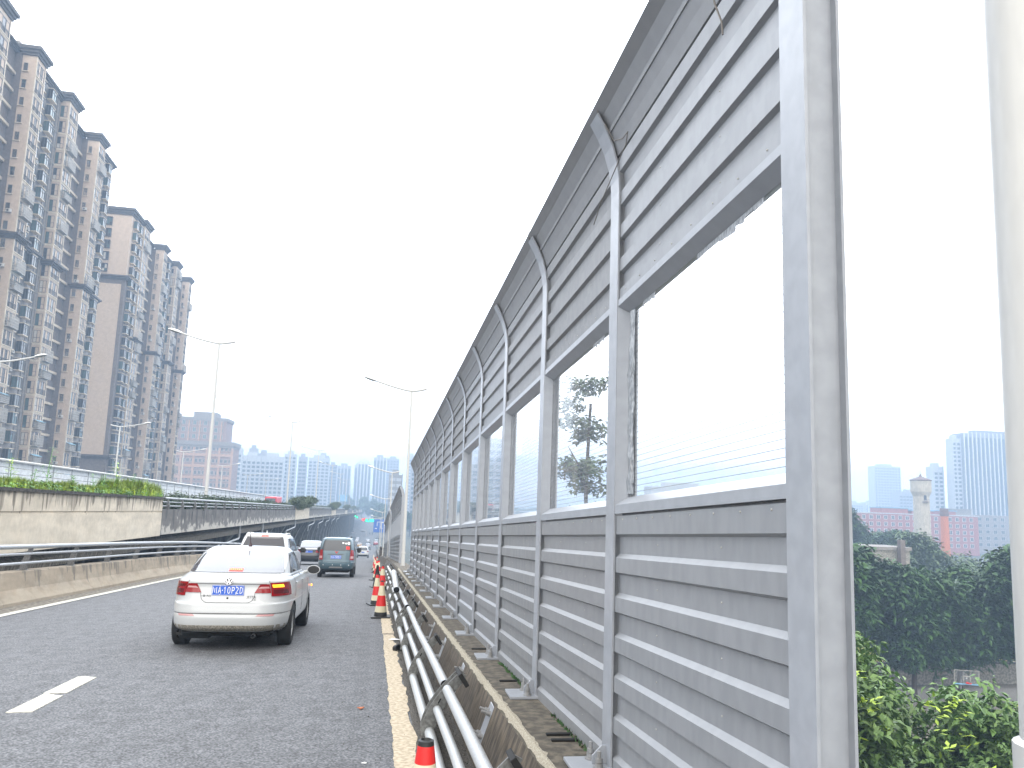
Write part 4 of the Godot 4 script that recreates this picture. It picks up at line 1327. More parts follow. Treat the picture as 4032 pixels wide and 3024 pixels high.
func tower_blocks() -> void:
	window_kinds()
	var t := thing("apartment_tower", "tall brown apartment tower nearest the camera, filling the left edge", "apartment tower", Vector3(-59.65, 0, -134.0), 0.0246, "brown apartment towers")
	units(t, [["B", -15.5, -10.1], ["D", -10.1, 0.0], ["A", 0.0, 3.9], ["R", 3.9, 15.5], ["B", 15.5, 20.2], ["D", 20.2, 32.6], ["A", 32.6, 36.7], ["R", 36.7, 47.0]], 72.7, 3.03, 40.5, 3)
	block(t, "roof_house", M.tower_grey, -11.0, -4.6, 4.0, 15.0, 76.0, 71.0)
	t = thing("apartment_tower", "second brown apartment tower, with the large blank beige end wall", "apartment tower", Vector3(-60.9, 0, -195.0), 0.0246, "brown apartment towers")
	# blank end wall with a raised beige field
	block(t, "end_wall", M.tower_dark, -20.0, -0.6, 0.0, 9.0, 49.6, 7.9)
	block(t, "end_wall_top", M.tower_beige, -20.0, -0.602, 0.002, 9.0, 65.5, 49.6)
	block(t, "end_wall_base", M.tower_dark, -20.0, -0.604, 0.0, 9.0, 7.2, BASE)
	var b := MB.new()
	b.cbox(Vector3(-4.55, 28.2, 0.05), Vector3(6.3, 40.4, 0.22), 0.05)
	part("blank_field", b, M.tower_beige, t)
	cornice(t, -20.0, -0.6, 0.0, -8.5, 49.5, 1.0)
	cornice(t, -20.0, -0.6, 0.0, -8.5, 7.0, 0.9)
	cornice(t, -20.0, -0.6, 0.0, -8.5, 65.5, 1.7)
	var fl := floors(65.2, 2.87)
	for y in fl:
		if y > 50.0:
			var w := put("end_window", WIN.side[int(y) % 5], t, Vector3(-5.5, y + 0.5, 0.05), Basis.from_scale(Vector3(1.0, 0.8, 1)))
			b = MB.new()
			b.span(Vector3(-0.7, -0.2, -0.02), Vector3(0.7, -0.02, 0.3)); b.span(Vector3(-0.7, 2.22, -0.02), Vector3(0.7, 2.36, 0.3))
			for s in [-0.7, 0.6]: b.span(Vector3(s, -0.02, -0.02), Vector3(s + 0.1, 2.22, 0.12))
			part("surround", b, M.cornice_dark, w)
	for y in fl:
		put("bay_window", WIN.bay[int(y * 3.0) % 5], t, Vector3(0.3, y + 0.5, -2.6), Basis(Vector3.UP, PI / 2))
		put("bay_window", WIN.bay[int(y * 5.0) % 5], t, Vector3(0.3, y + 0.5, -6.2), Basis(Vector3.UP, PI / 2))
	units(t, [["B", 9.0, 14.6], ["D", 14.6, 29.5], ["A", 29.5, 33.4], ["R", 33.4, 45.5], ["B", 45.5, 50.0], ["D", 50.0, 63.5], ["A", 63.5, 67.2]], 67.2, 2.87, 37.0, 8)

# ---------------------------------------------------------------- far buildings
func windows_grid(t: Node3D, called: String, at: Vector3, w: float, h: float, cols: int, rows: int, ww: float, wh: float, m: Material, frame: Material, facing := Basis.IDENTITY) -> void:
	var am := ArrayMesh.new()
	var b := MB.new()
	b.span(Vector3(-ww / 2, 0, -0.1), Vector3(ww / 2, wh, 0.02))
	b.onto(am, m)
	b = MB.new()
	for s in [-1.0, 1.0]: b.span(Vector3(s * ww / 2 - 0.08, -0.08, -0.1), Vector3(s * ww / 2 + 0.08, wh + 0.08, 0.1))
	b.span(Vector3(-ww / 2 + 0.08, -0.09, -0.1), Vector3(ww / 2 - 0.08, 0.06, 0.12)); b.span(Vector3(-ww / 2 + 0.08, wh - 0.06, -0.1), Vector3(ww / 2 - 0.08, wh + 0.1, 0.12))
	b.span(Vector3(-0.05, 0.06, -0.1), Vector3(0.05, wh - 0.06, 0.08))
	b.onto(am, frame)
	for r in rows:
		for c in cols:
			put(called, am, t, at + facing * Vector3((c + 0.5) * w / cols, (r + 0.25) * h / rows, 0.03), facing)
func far_tower(label: String, x0: float, x1: float, d: float, top: float, wall: Material, band: Material, style: int, cat := "tower") -> Node3D:
	var w := x1 - x0
	var t := thing("hazy_tower", label, cat, Vector3((x0 + x1) / 2, -20.0, -d), 0.0, "towers in the haze")
	var h := top + 20.0
	var b := MB.new()
	var dp := minf(w, 12.0)
	b.cbox(Vector3(0, h / 2, -dp * 0.5), Vector3(w, h, dp), 0.05)
	part("wall", b, wall, t)
	b = MB.new()
	var n := int(max(2.0, round(w / 3.4)))
	if style == 0:
		for k in n:
			var x := lerpf(-w / 2, w / 2, (k + 0.5) / n)
			var y := 3.0
			while y < h - 3.0:
				b.span(Vector3(x - w / n * 0.32, y, -0.2), Vector3(x + w / n * 0.32, y + 1.7, 0.05))
				y += 3.0
	elif style == 1:
		for k in n:
			var x := lerpf(-w / 2, w / 2, (k + 0.5) / n)
			b.span(Vector3(x - w / n * 0.3, 2, -0.2), Vector3(x + w / n * 0.3, h - 3, 0.06))
	else:
		var y := 3.0
		while y < h - 3.0:
			b.span(Vector3(-w / 2 + 0.6, y, -0.2), Vector3(w / 2 - 0.6, y + 1.5, 0.06))
			y += 3.1
	stuff(part("windows", b, band, t))
	b = MB.new()
	for k in n + 1:
		var x := lerpf(-w / 2 + 0.25, w / 2 - 0.25, float(k) / n)
		b.span(Vector3(x - 0.25, 0, -0.1), Vector3(x + 0.25, h + 0.6, 0.5))
	if style == 0:
		var y := 4.8
		while y < h - 2.0:
			b.span(Vector3(-w / 2 + (0.5 if int(y) % 2 else w * 0.3), y, 0.02), Vector3(w / 2 - (w * 0.25 if int(y) % 2 else 0.5), y + 0.5, 0.45))
			y += 3.0
	part("facade_ribs", b, M.tower_white if style == 1 else wall, t)
	b = MB.new()
	b.span(Vector3(-w * 0.28, h - 0.01, -dp * 0.75), Vector3(w * 0.22, h + 2.6, -dp * 0.2))
	part("roof_house", b, wall, t)
	return t
func far_buildings() -> void:
	# brown block beyond the second tower
	var t := thing("brown_apartment_block", "brown hotel-like block with orange frames behind the tall left lamp", "building", Vector3(-83.5, -20.0, -400.0), 0.0)
	var b := MB.new()
	b.cbox(Vector3(-1.0, 21.5, -9.0), Vector3(30.0, 43.0, 18.0), 0.05)
	part("lower_wall", b, M.brown_block, t)
	b = MB.new()
	b.cbox(Vector3(-2.5, 48.2, -9.5), Vector3(25.0, 13.0, 17.0), 0.05)
	part("upper_wall", b, M.brown_block, t)
	b = MB.new()
	b.span(Vector3(-16.6, 41.2, -18.4), Vector3(14.6, 43.2, 0.7)); b.span(Vector3(-16.2, 40.2, -18.2), Vector3(14.2, 41.1, 0.4))
	part("cornice", b, M.tower_grey, t)
	b = MB.new()
	b.span(Vector3(-15.4, 53.2, -18.4), Vector3(10.6, 54.8, -0.6))
	b.span(Vector3(-6.0, 54.81, -15.0), Vector3(4.5, 57.6, -3.0))
	part("roof_house", b, M.tower_grey, t)
	b = MB.new()
	for k in 6:
		var x := -15.4 + k * 5.85
		b.span(Vector3(x - 0.5, 0, -0.1), Vector3(x + 0.5, 40.15, 0.5))
	for k in 7: b.span(Vector3(-14.9, 3.6 + k * 5.4, -0.1), Vector3(13.4, 4.9 + k * 5.4, 0.42))
	part("frame", b, M.brown_frame, t)
	b = MB.new()
	for k in 5: b.span(Vector3(-12.6 + k * 5.0, 43.3, -0.98), Vector3(-11.9 + k * 5.0, 53.1, -0.5))
	part("frame", b, M.brown_frame, t)
	windows_grid(t, "window", Vector3(-15.0, 0.6, 0.0), 29.0, 40.4, 15, 14, 1.25, 1.7, M.glass_dark, M.cage_steel)
	windows_grid(t, "upper_window", Vector3(-11.0, 43.6, -1.0), 20.0, 10.0, 8, 3, 1.5, 2.0, M.glass_teal, M.cage_steel)
	var L := [
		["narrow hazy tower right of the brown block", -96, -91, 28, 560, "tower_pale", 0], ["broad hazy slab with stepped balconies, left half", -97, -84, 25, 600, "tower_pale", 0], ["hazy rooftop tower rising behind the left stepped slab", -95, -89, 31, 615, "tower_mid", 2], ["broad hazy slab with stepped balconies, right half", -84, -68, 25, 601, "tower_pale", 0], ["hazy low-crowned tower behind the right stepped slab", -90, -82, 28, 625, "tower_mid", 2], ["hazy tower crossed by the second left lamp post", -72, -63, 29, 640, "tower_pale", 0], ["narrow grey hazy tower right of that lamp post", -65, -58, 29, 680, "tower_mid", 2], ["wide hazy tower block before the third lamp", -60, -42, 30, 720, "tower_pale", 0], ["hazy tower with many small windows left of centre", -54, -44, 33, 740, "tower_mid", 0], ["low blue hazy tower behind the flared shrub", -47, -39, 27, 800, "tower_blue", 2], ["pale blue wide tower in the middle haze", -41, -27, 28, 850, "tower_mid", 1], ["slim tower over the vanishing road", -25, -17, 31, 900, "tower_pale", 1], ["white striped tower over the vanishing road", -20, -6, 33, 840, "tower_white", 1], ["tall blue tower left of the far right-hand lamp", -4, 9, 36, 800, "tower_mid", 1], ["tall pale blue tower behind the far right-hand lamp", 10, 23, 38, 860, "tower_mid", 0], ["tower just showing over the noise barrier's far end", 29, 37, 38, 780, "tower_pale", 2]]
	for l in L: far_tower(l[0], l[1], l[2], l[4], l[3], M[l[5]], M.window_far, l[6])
	var o := far_tower("dark violet block with white window rows by the far lamp posts", 6.5, 13.5, 420, 11, M.tower_grey, M.tower_pale, 2, "building")
	# right hand side, seen past the barrier end
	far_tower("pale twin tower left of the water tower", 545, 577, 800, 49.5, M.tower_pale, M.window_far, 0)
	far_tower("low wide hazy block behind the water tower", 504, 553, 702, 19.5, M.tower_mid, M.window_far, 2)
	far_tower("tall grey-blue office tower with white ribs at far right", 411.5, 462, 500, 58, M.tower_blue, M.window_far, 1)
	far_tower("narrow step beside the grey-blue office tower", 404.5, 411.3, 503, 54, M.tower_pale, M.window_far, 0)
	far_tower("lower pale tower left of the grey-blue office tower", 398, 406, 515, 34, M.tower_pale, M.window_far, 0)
	for k in 7:
		far_tower(["row of small hazy roofs by the barrier's end column", "faint block left of the pale twin tower", "faint low block under the pale twin tower", "faint wide block over the red roofs", "faint block right of the water tower", "faint stub left of the office tower", "faint low block under the office tower"][k], 480 + k * 34, 506 + k * 34, 900 + k * 6, [8, 12, 6, 9, 10, 7, 9][k], M.tower_pale, M.window_far, k % 3, "building")
	# seen through the panes
	far_tower("hazy slab seen through the third pane", 36, 52, 330, 26, M.tower_mid, M.window_far, 0)
	far_tower("hazy tower seen through the fourth pane", 30, 40, 420, 22, M.tower_blue, M.window_far, 2)
	far_tower("hazy block seen through the fifth pane", 22, 33, 520, 18, M.tower_mid, M.window_far, 0)
	far_tower("hazy low blocks seen in the nearest pane's foot", 150, 190, 420, 10, M.tower_pale, M.window_far, 0)

# ---------------------------------------------------------------- what lies below on the right
func right_side() -> void:
	var b := MB.new()
	b.quad(Vector3(20, -14.4, -78.3), Vector3(140, -14.4, -78.3), Vector3(140, -13.2, -106), Vector3(20, -13.2, -106))
	struct("terrace", b, M.dry_grass)
	b = MB.new()
	b.quad(Vector3(25, -16.46, -50), Vector3(110, -16.46, -50), Vector3(110, -16.46, -77.9), Vector3(25, -16.46, -77.9))
	struct("yard", b, M.kerb_concrete)
	var t := thing("yard_wall", "grey rendered yard wall behind the basketball hoop, under the dark trees", "wall")
	for k in 18:
		b = MB.new()
		b.span(Vector3(24 + k * 5.0, -17.0, -78.3), Vector3(28.98 + k * 5.0, -14.35, -78.0))
		part("wall_panel", b, M.yard_wall, t)
	b = MB.new()
	b.span(Vector3(24, -14.34, -78.4), Vector3(114, -14.22, -77.9))
	part("coping", b, M.dark_cap, t)
	# dry reeds on the terrace
	var rng := RandomNumberGenerator.new()
	rng.seed = 61
	var tuft := MB.new()
	for k in 12:
		var a := rng.randf() * TAU
		var o := Vector3(rng.randf_range(-0.3, 0.3), 0, rng.randf_range(-0.3, 0.3))
		var s := Vector3(cos(a), 0, sin(a)) * 0.03
		var tip := o + Vector3(rng.randf_range(-0.3, 0.3), rng.randf_range(0.7, 1.3), rng.randf_range(-0.3, 0.3))
		tuft.tri(o - s, o + s, tip, Vector3.BACK, Vector3.BACK, Vector3.UP)
	var tm := tuft.onto(ArrayMesh.new(), M.grass_blade)
	var ps := []
	var cs := []
	for k in 2200:
		var z := -78.6 - rng.randf() * 22.0
		ps.append(Transform3D(Basis(Vector3.UP, rng.randf() * TAU), Vector3(rng.randf_range(38, 75), -14.4 + (-78.3 - z) * 0.043, z)))
		var v := rng.randf_range(1.0, 1.6)
		cs.append(Color(v * 1.6, v * 1.15, v * 1.6) if rng.randf() < 0.75 else Color(0.8, 0.9, 0.8))
	var g := scatter("dry_grass", tm, M.grass_blade, self, ps, cs)
	stuff(g)
	tag(g, "dry yellow grass above the yard wall", "grass")
	# basketball hoop
	t = thing("basketball_hoop", "basketball hoop with a clear framed backboard before the yard wall", "basketball hoop", Vector3(53.5, -16.46, -66.0), -0.35)
	b = MB.new()
	for s in [[Vector3(0, 3.98, 0), Vector3(2.1, 0.04, 0.04)], [Vector3(-1.03, 3.37, 0), Vector3(0.04, 1.15, 0.04)], [Vector3(1.03, 3.37, 0), Vector3(0.04, 1.15, 0.04)]]: b.cbox(s[0], s[1], 0.008)
	for s in [[Vector3(0, 3.47, 0.01), Vector3(0.6, 0.05, 0.04)], [Vector3(-0.29, 3.24, 0.01), Vector3(0.05, 0.4, 0.04)], [Vector3(0.29, 3.24, 0.01), Vector3(0.05, 0.4, 0.04)]]: b.cbox(s[0], s[1], 0.008)
	part("board_frame", b, M.cage_steel, t)
	b = MB.new()
	b.cbox(Vector3(0, 2.79, 0), Vector3(2.12, 0.1, 0.07), 0.01)
	part("bottom_pad", b, M.roof_blue, t)
	b = MB.new()
	b.quad(Vector3(-1.0, 2.84, 0), Vector3(1.0, 2.84, 0), Vector3(1.0, 3.95, 0), Vector3(-1.0, 3.95, 0))
	part("backboard", b, M.acrylic, t)
	b = MB.new()
	var ring := []
	for k in 17: ring.append(Vector3(cos(TAU * k / 16) * 0.225, 2.95, 0.4 + sin(TAU * k / 16) * 0.225))
	b.tube(ring, 0.03, -1, 6)
	b.cbox(Vector3(0, 2.94, 0.08), Vector3(0.16, 0.12, 0.18), 0.01)
	part("rim", b, M.cone_red, t)
	b = MB.new()
	b.tube([Vector3(0, 0, -1.6), Vector3(0, 2.6, -1.6), Vector3(0, 3.2, -1.2), Vector3(0, 3.3, -0.05)], 0.08, -1, 8)
	b.tube([Vector3(0, 2.3, -1.6), Vector3(0, 2.85, -0.05)], 0.04, -1, 6)
	part("stand", b, M.bolt_steel, t)
	# trees
	var big := [leaf_cluster(14, 0.24, 0.26, 1, 0.4).onto(ArrayMesh.new(), M.leaf_mid), leaf_cluster(14, 0.24, 0.26, 2, 0.4).onto(ArrayMesh.new(), M.leaf_mid), leaf_cluster(12, 0.28, 0.3, 3, 0.5, 0.5).onto(ArrayMesh.new(), M.leaf_mid)]
	var far := [leaf_cluster(14, 0.55, 0.5, 4).onto(ArrayMesh.new(), M.leaf_dark), leaf_cluster(14, 0.5, 0.55, 5).onto(ArrayMesh.new(), M.leaf_dark), leaf_cluster(10, 0.6, 0.6, 6).onto(ArrayMesh.new(), M.leaf_dark)]
	var n := 0
	for s in [[Vector3(14.2, -6.6, -23.0), Vector3(3.9, 4.3, 3.4), "leafy young tree below the ramp, at the barrier's end column"], [Vector3(18.6, -8.7, -22.0), Vector3(3.6, 4.3, 3.2), "leafy tree with yellow-green shoots, lowest at the right"], [Vector3(24.0, -8.4, -26.0), Vector3(4.0, 4.4, 3.4), "leafy tree behind the cream lamp post at the right edge"]]:
		t = thing("leafy_tree", s[2], "tree", Vector3(s[0].x, -16.5, s[0].z), 0, "bright young trees below the ramp")
		var c := Vector3(0, s[0].y + 16.5, 0)
		limbs(t, Vector3.ZERO, c + Vector3(0.3, 2.0, 0), 0.16, 70 + n, 2.4, M.bark)
		crown("crown", t, M.leaf_mid, big, lumps(c, s[1], 20, 80 + n), 250, 0.75, 1.4, 90 + n)
		# shoots of young leaves
		rng.seed = 200 + n
		for k in 30:
			var d := Vector3(rng.randf_range(-1, 1), rng.randf_range(-0.1, 0.9), rng.randf_range(0.2, 1.0)).normalized()
			var o: Vector3 = c + d * s[1] * rng.randf_range(0.9, 1.08)
			b = MB.new()
			var dir := (d + Vector3(rng.randf_range(-0.6, 0.6), 0.1, 0.2)).normalized()
			for q in 4 + k % 6:
				var p: Vector3 = o + dir * 0.06 * q + Vector3(rng.randf_range(-0.04, 0.04), rng.randf_range(-0.05, 0.05), rng.randf_range(-0.04, 0.04))
				var sd := Vector3(rng.randf_range(-1, 1), rng.randf_range(-0.4, 0.4), rng.randf_range(-1, 1)).normalized()
				var l := 0.26 * rng.randf_range(0.7, 1.15)
				var ld := (sd * 0.8 + dir * 0.55 + Vector3.DOWN * rng.randf_range(0.1, 0.5)).normalized()
				var wd := ld.cross(Vector3.UP).normalized() * l * 0.24
				var nn := Vector3(0, 0.9, 0.4).normalized()
				b.tri(p, p + ld * l * 0.5 + wd, p + ld * l, nn, nn, nn)
				b.tri(p, p + ld * l, p + ld * l * 0.5 - wd, nn, nn, nn)
			part("young_shoot", b, M.leaf_lime, t)
		n += 1
	for s in [[Vector3(47.0, -7.4, -75.0), Vector3(5.0, 6.0, 4.5), "dark tree at the barrier's end column, tallest at the left"], [Vector3(52.6, -9.0, -72.0), Vector3(4.6, 5.6, 4.2), "dark tree with a straight bare trunk left of the hoop"], [Vector3(58.4, -9.3, -73.0), Vector3(4.4, 5.6, 4.2), "dark broad tree above the basketball hoop"], [Vector3(62.8, -8.0, -69.0), Vector3(4.6, 6.2, 4.2), "dark tree with a whitewashed forked trunk, right of the hoop"], [Vector3(68.5, -6.8, -72.0), Vector3(4.6, 6.0, 4.2), "dark tree mostly behind the cream lamp post"], [Vector3(42.0, -7.0, -70.0), Vector3(4.4, 5.6, 4.0), "dark tree hidden behind the barrier's end column"]]:
		t = thing("dark_tree", s[2], "tree", Vector3(s[0].x, -16.5, s[0].z), 0, "dark trees in the yard")
		var c := Vector3(0, s[0].y + 16.5, 0)
		limbs(t, Vector3.ZERO, c + Vector3(0.4, 1.5, 0), 0.28, 110 + n, 3.2, M.bark)
		crown("crown", t, M.leaf_dark, far, lumps(c, s[1], 30, 120 + n, 0.34), 135, 0.7, 1.5, 130 + n, Color(1.0, 1.0, 1.0).lerp(Color(1.25, 1.2, 0.9), 0.25 * (n % 3)))
		if n == 6:
			b = MB.new()
			b.lathe([[0.32, 0.0], [0.29, 1.1]], 10)
			part("whitewash_band", b, M.whitewash, t)
			b = MB.new()
			b.tube([Vector3(0, 2.0, 0), Vector3(-1.6, 4.5, 0.2), Vector3(-2.4, 6.5, 0.3)], 0.2, 0.1, 8)
			part("limb", b, M.bark, t)
		n += 1
	for s in [[Vector3(94.5, -10.0, -122.0), Vector3(8.5, 7.6, 6.0), "wide dull green willow below the water tower", 1], [Vector3(94.0, -8.0, -152.0), Vector3(6.0, 9.4, 6.0), "bluish tree left of the red brick block", 0], [Vector3(113.0, -9.0, -160.0), Vector3(8.0, 5.5, 6.0), "low bluish tree before the red brick block", 0], [Vector3(104.0, -6.5, -190.0), Vector3(6.0, 6.0, 6.0), "round pale green tree at the water tower's foot", 1]]:
		t = thing("hazy_tree", s[2], "tree", Vector3(s[0].x, -17.5, s[0].z), 0, "trees before the red brick block")
		var c := Vector3(0, s[0].y + 17.5, 0)
		limbs(t, Vector3.ZERO, c, 0.35, 140 + n, 3.5, M.bark)
		crown("crown", t, M.leaf_dull if s[3] else M.leaf_dark, far, lumps(c, s[1], 24, 150 + n), 210, 0.9, 1.8, 160 + n)
		n += 1
	# trees seen through the panes and in the gaps of the barrier
	t = thing("thin_tree", "tall thin tree seen through the second pane of the barrier", "tree", Vector3(11.4, -16.5, -43.0), 0)
	limbs(t, Vector3.ZERO, Vector3(0.2, 23.5, 0), 0.22, 171, 2.2, M.bark)
	var fl := []
	rng.seed = 19
	for k in 22:
		var y := rng.randf_range(10.0, 24.5)
		fl.append([Vector3(rng.randf_range(-1.0, 0.8) * (1.0 if y > 18.5 else 2.2), y, rng.randf_range(-1.5, 1.5)), Vector3(1.0 if y > 18.5 else 1.7, 0.45, 1.0)])
	crown("crown", t, M.leaf_dull, [far[0]], fl, 15, 0.5, 0.9, 172)
	n = 0
	for s in [[Vector3(7.0, -7.5, -52.0), Vector3(3.4, 4.0, 4.0)], [Vector3(9.0, -9.0, -68.0), Vector3(4.0, 4.0, 4.0)], [Vector3(8.0, -11.0, -90.0), Vector3(4.0, 4.0, 5.0)], [Vector3(9.5, -12.0, -120.0), Vector3(4.5, 4.5, 5.0)]]:
		t = thing("roadside_tree", ["green tree in the gap before the second noise barrier", "second green tree outside the noise barriers", "third green tree outside the noise barriers", "farthest green tree outside the noise barriers"][n], "tree", Vector3(s[0].x, -17.5, s[0].z), 0, "trees outside the noise barriers")
		var c := Vector3(0, s[0].y + 17.5, 0)
		limbs(t, Vector3.ZERO, c, 0.22, 180 + n, 2.0, M.bark)
		crown("crown", t, M.leaf_dark, far, lumps(c, s[1], 14, 190 + n), 110, 0.7, 1.3, 195 + n)
		n += 1
	# shed among the trees
	t = thing("shed", "long low grey shed with a broken roof edge among the trees", "shed", Vector3(77.0, -17.0, -110.0), 0)
	b = MB.new()
	b.span(Vector3(-4.5, 0, -6), Vector3(3.4, 12.6, 0))
	part("wall", b, M.yard_wall, t)
	b = MB.new()
	b.span(Vector3(-4.7, 12.6, -6.2), Vector3(3.6, 13.1, 0.3))
	part("roof_edge", b, M.tower_grey, t)
	windows_grid(t, "window", Vector3(-4.3, 8.0, 0.0), 7.5, 4.0, 3, 1, 1.3, 1.8, M.glass_dark, M.tower_grey)
	b = MB.new()
	b.span(Vector3(1.0, 0, 0.5), Vector3(1.8, 14.2, 1.3))
	part("chimney", b, M.tower_dark, t)
	# water tower
	t = thing("water_tower", "beige concrete water tower with a peaked red-brown roof", "water tower", Vector3(188.0, -20.0, -250.0), 0)
	b = MB.new()
	b.lathe([[2.75, 0], [2.6, 26.6], [3.3, 28.2], [3.32, 28.5]], 24)
	part("shaft", b, M.tank_concrete, t)
	b = MB.new()
	b.lathe([[3.32, 28.5], [3.36, 28.4], [3.4, 32.0], [3.2, 32.2]], 24)
	part("tank", b, M.tank_concrete, t)
	b = MB.new()
	b.lathe([[3.3, 32.05], [3.65, 32.2], [3.6, 32.4], [0.5, 33.6], [0.35, 34.0], [0.0, 34.8]], 24)
	part("roof", b, M.tank_roof, t)
	b = MB.new()
	b.tube([Vector3(0, 34.6, 0), Vector3(0, 35.6, 0)], 0.06, -1, 5)
	part("spike", b, M.tank_roof, t)
	b = MB.new()
	b.cbox(Vector3(-0.4, 26.2, 2.62), Vector3(0.9, 1.7, 0.3), 0.05)
	part("window", b, M.glass_dark, t)
	b = MB.new()
	b.span(Vector3(-1.4, 24.7, 2.4), Vector3(0.7, 24.9, 3.3))
	for k in 5: b.span(Vector3(-1.38 + k * 0.5, 24.9, 3.2), Vector3(-1.32 + k * 0.5, 25.6, 3.26))
	b.span(Vector3(-1.4, 25.6, 3.18), Vector3(0.7, 25.68, 3.28))
	part("balcony", b, M.tank_roof, t)
	# brick chimney
	t = thing("brick_chimney", "short orange brick chimney with a darker crumbling top", "chimney", Vector3(181.0, -20.0, -230.0), 0)
	b = MB.new()
	b.lathe([[1.5, 0], [1.15, 20.2]], 16)
	part("stack", b, M.chimney_brick, t)
	b = MB.new()
	b.lathe([[1.15, 20.2], [1.35, 20.3], [1.4, 21.2], [1.25, 21.3], [1.3, 22.0], [1.2, 22.7], [0.8, 22.7], [0.8, 21.5]], 16)
	part("crown", b, M.tank_roof, t)
	# red brick block and its grey neighbour
	t = thing("brick_block", "long red brick apartment block behind the water tower", "building", Vector3(236.0, -20.0, -362.0), 0)
	b = MB.new()
	b.span(Vector3(0, 0, -14), Vector3(68.0, 19.6, 0))
	part("wall", b, M.red_brick, t)
	b = MB.new()
	b.span(Vector3(-0.3, 19.61, -14.3), Vector3(68.3, 20.1, 0.3))
	part("roof_edge", b, M.tower_pale, t)
	windows_grid(t, "window", Vector3(2.0, 3.0, 0.0), 64.0, 16.4, 16, 5, 1.9, 1.9, M.glass_dark, M.white_frame)
	for s in [[15.0, 30.0, 2.4, "roof_blue"], [32.0, 44.0, 1.5, "roof_blue"], [50.0, 57.0, 1.8, "roof_blue"]]:
		b = MB.new()
		b.span(Vector3(s[0], 20.1, -11), Vector3(s[1], 20.1 + s[2], -2))
		var hut := part("roof_hut", b, M.red_brick, t)
		b = MB.new()
		b.span(Vector3(s[0] - 0.5, 20.1 + s[2], -11.5), Vector3(s[1] + 0.5, 20.5 + s[2], -1.5))
		part("hut_roof", b, M[s[3]], hut)
	t = thing("grey_block", "dull grey apartment block right of the red brick one", "building", Vector3(306.0, -20.0, -385.0), 0)
	b = MB.new()
	b.span(Vector3(0, 0, -14), Vector3(60.0, 20.5, 0))
	part("wall", b, M.tower_grey, t)
	b = MB.new()
	b.span(Vector3(3, 20.5, -10), Vector3(16, 23.0, -3)); b.span(Vector3(2.5, 23.0, -10.5), Vector3(16.5, 23.4, -2.5))
	part("roof_hut", b, M.tower_grey, t)
	windows_grid(t, "window", Vector3(2.0, 3.0, 0.0), 56.0, 17.0, 12, 5, 2.2, 1.8, M.glass_dark, M.tower_pale)

# ---------------------------------------------------------------- street lamps
func street_lamps() -> void:
	var t := thing("street_lamp", "cream lamp post standing at the right edge, close to the barrier's end column", "street lamp", Vector3(1.62, road_y(-1.72) + 0.5, -1.72), 0, "street lamps on the right parapet")
	var b := MB.new()
	b.lathe([[0.16, 0.0], [0.16, 0.02], [0.085, 0.025], [0.078, 0.5], [0.074, 0.62]], 18)
	b.lathe([[0.074, 0.62], [0.087, 0.63], [0.087, 0.70], [0.07, 0.71], [0.05, 5.4], [0.046, 7.3]], 18)
	b.lathe([[0.05, 5.0], [0.06, 5.02], [0.06, 5.12], [0.05, 5.14]], 14)
	part("pole", b, M.lamp_white, t)
	b = MB.new()
	var arm := []
	for k in 13:
		var f := k / 12.0
		var x := lerpf(0.62, -1.45, f)
		arm.append(Vector3(x, 7.32 + (0.13 * pow(absf(x) / 0.62, 1.6) if x > 0 else 0.34 * pow(absf(x) / 1.45, 1.35)), 0))
	b.tube(arm, 0.055, 0.04, 10)
	part("arm", b, M.lamp_white, t)
	var head := MB.new()
	var hb := Basis(Vector3.BACK, 2.85).scaled_local(Vector3(1.0, 1.0, 0.55))
	var hc := Vector3(-1.72, 7.745, 0)
	head.lathe([[0.0, -0.085], [0.12, -0.078], [0.23, -0.05], [0.30, 0.0], [0.305, 0.02]], 20, hc, hb)
	var hd := part("lamp_head", head, M.lamp_shell, t)
	head = MB.new()
	head.lathe([[0.29, 0.022], [0.24, 0.045], [0.12, 0.06], [0.0, 0.063]], 20, hc, hb)
	part("lens", head, M.lamp_lens, hd)
	var labs := ["lamp post rising over the far end of the long noise barrier", "third lamp post on the right, smaller, before the violet block", "fourth lamp post on the right, beside the blue road sign", "fifth lamp post on the right, low beside the blue sign", "sixth and smallest lamp post on the right"]
	var k := 0
	for d in [33.0, 66.0, 99.0, 132.0, 165.0]:
		dup(t, labs[k], "street lamps on the right parapet", Vector3(1.25, road_y(-d) + (0.35 if k < 1 else 0.0), -d))
		k += 1
	labs = ["tall double-armed lamp in front of the brown towers", "second tall lamp along the viaduct, against the white sky", "third tall lamp along the viaduct", "fourth lamp along the viaduct, among the hazy towers", "fifth lamp along the viaduct, faint", "sixth lamp along the viaduct, very faint", "seventh and faintest lamp along the viaduct"]
	k = 0
	for d in [50.0, 94.5, 139.0, 184.0, 229.0, 274.0, 319.0]:
		var o := dup(t, labs[k], "tall lamps on the viaduct edge", Vector3(-10.0, vy(-d) + 0.95, -d))
		o.scale = Vector3(1.52, 1.44, 1.52)
		k += 1
	labs = ["lamp at the left frame edge before the nearest tower's windows", "single lamp before the blank beige end wall's right side", "single lamp before the brown block's left half", "single lamp before the brown block's right half", "single lamp before the stepped hazy slab", "farthest single lamp behind the white screen"]
	k = 0
	for d in [60.7, 88.5, 117.0, 146.0, 175.0, 204.0]:
		var o := dup(t, labs[k], "single lamps behind the white screen", Vector3(-26.9, vy(-d) + 0.9, -d), PI)
		o.scale = Vector3(1.52, [1.42, 1.18, 1.1, 1.05, 1.0, 1.0][k], 1.52)
		k += 1

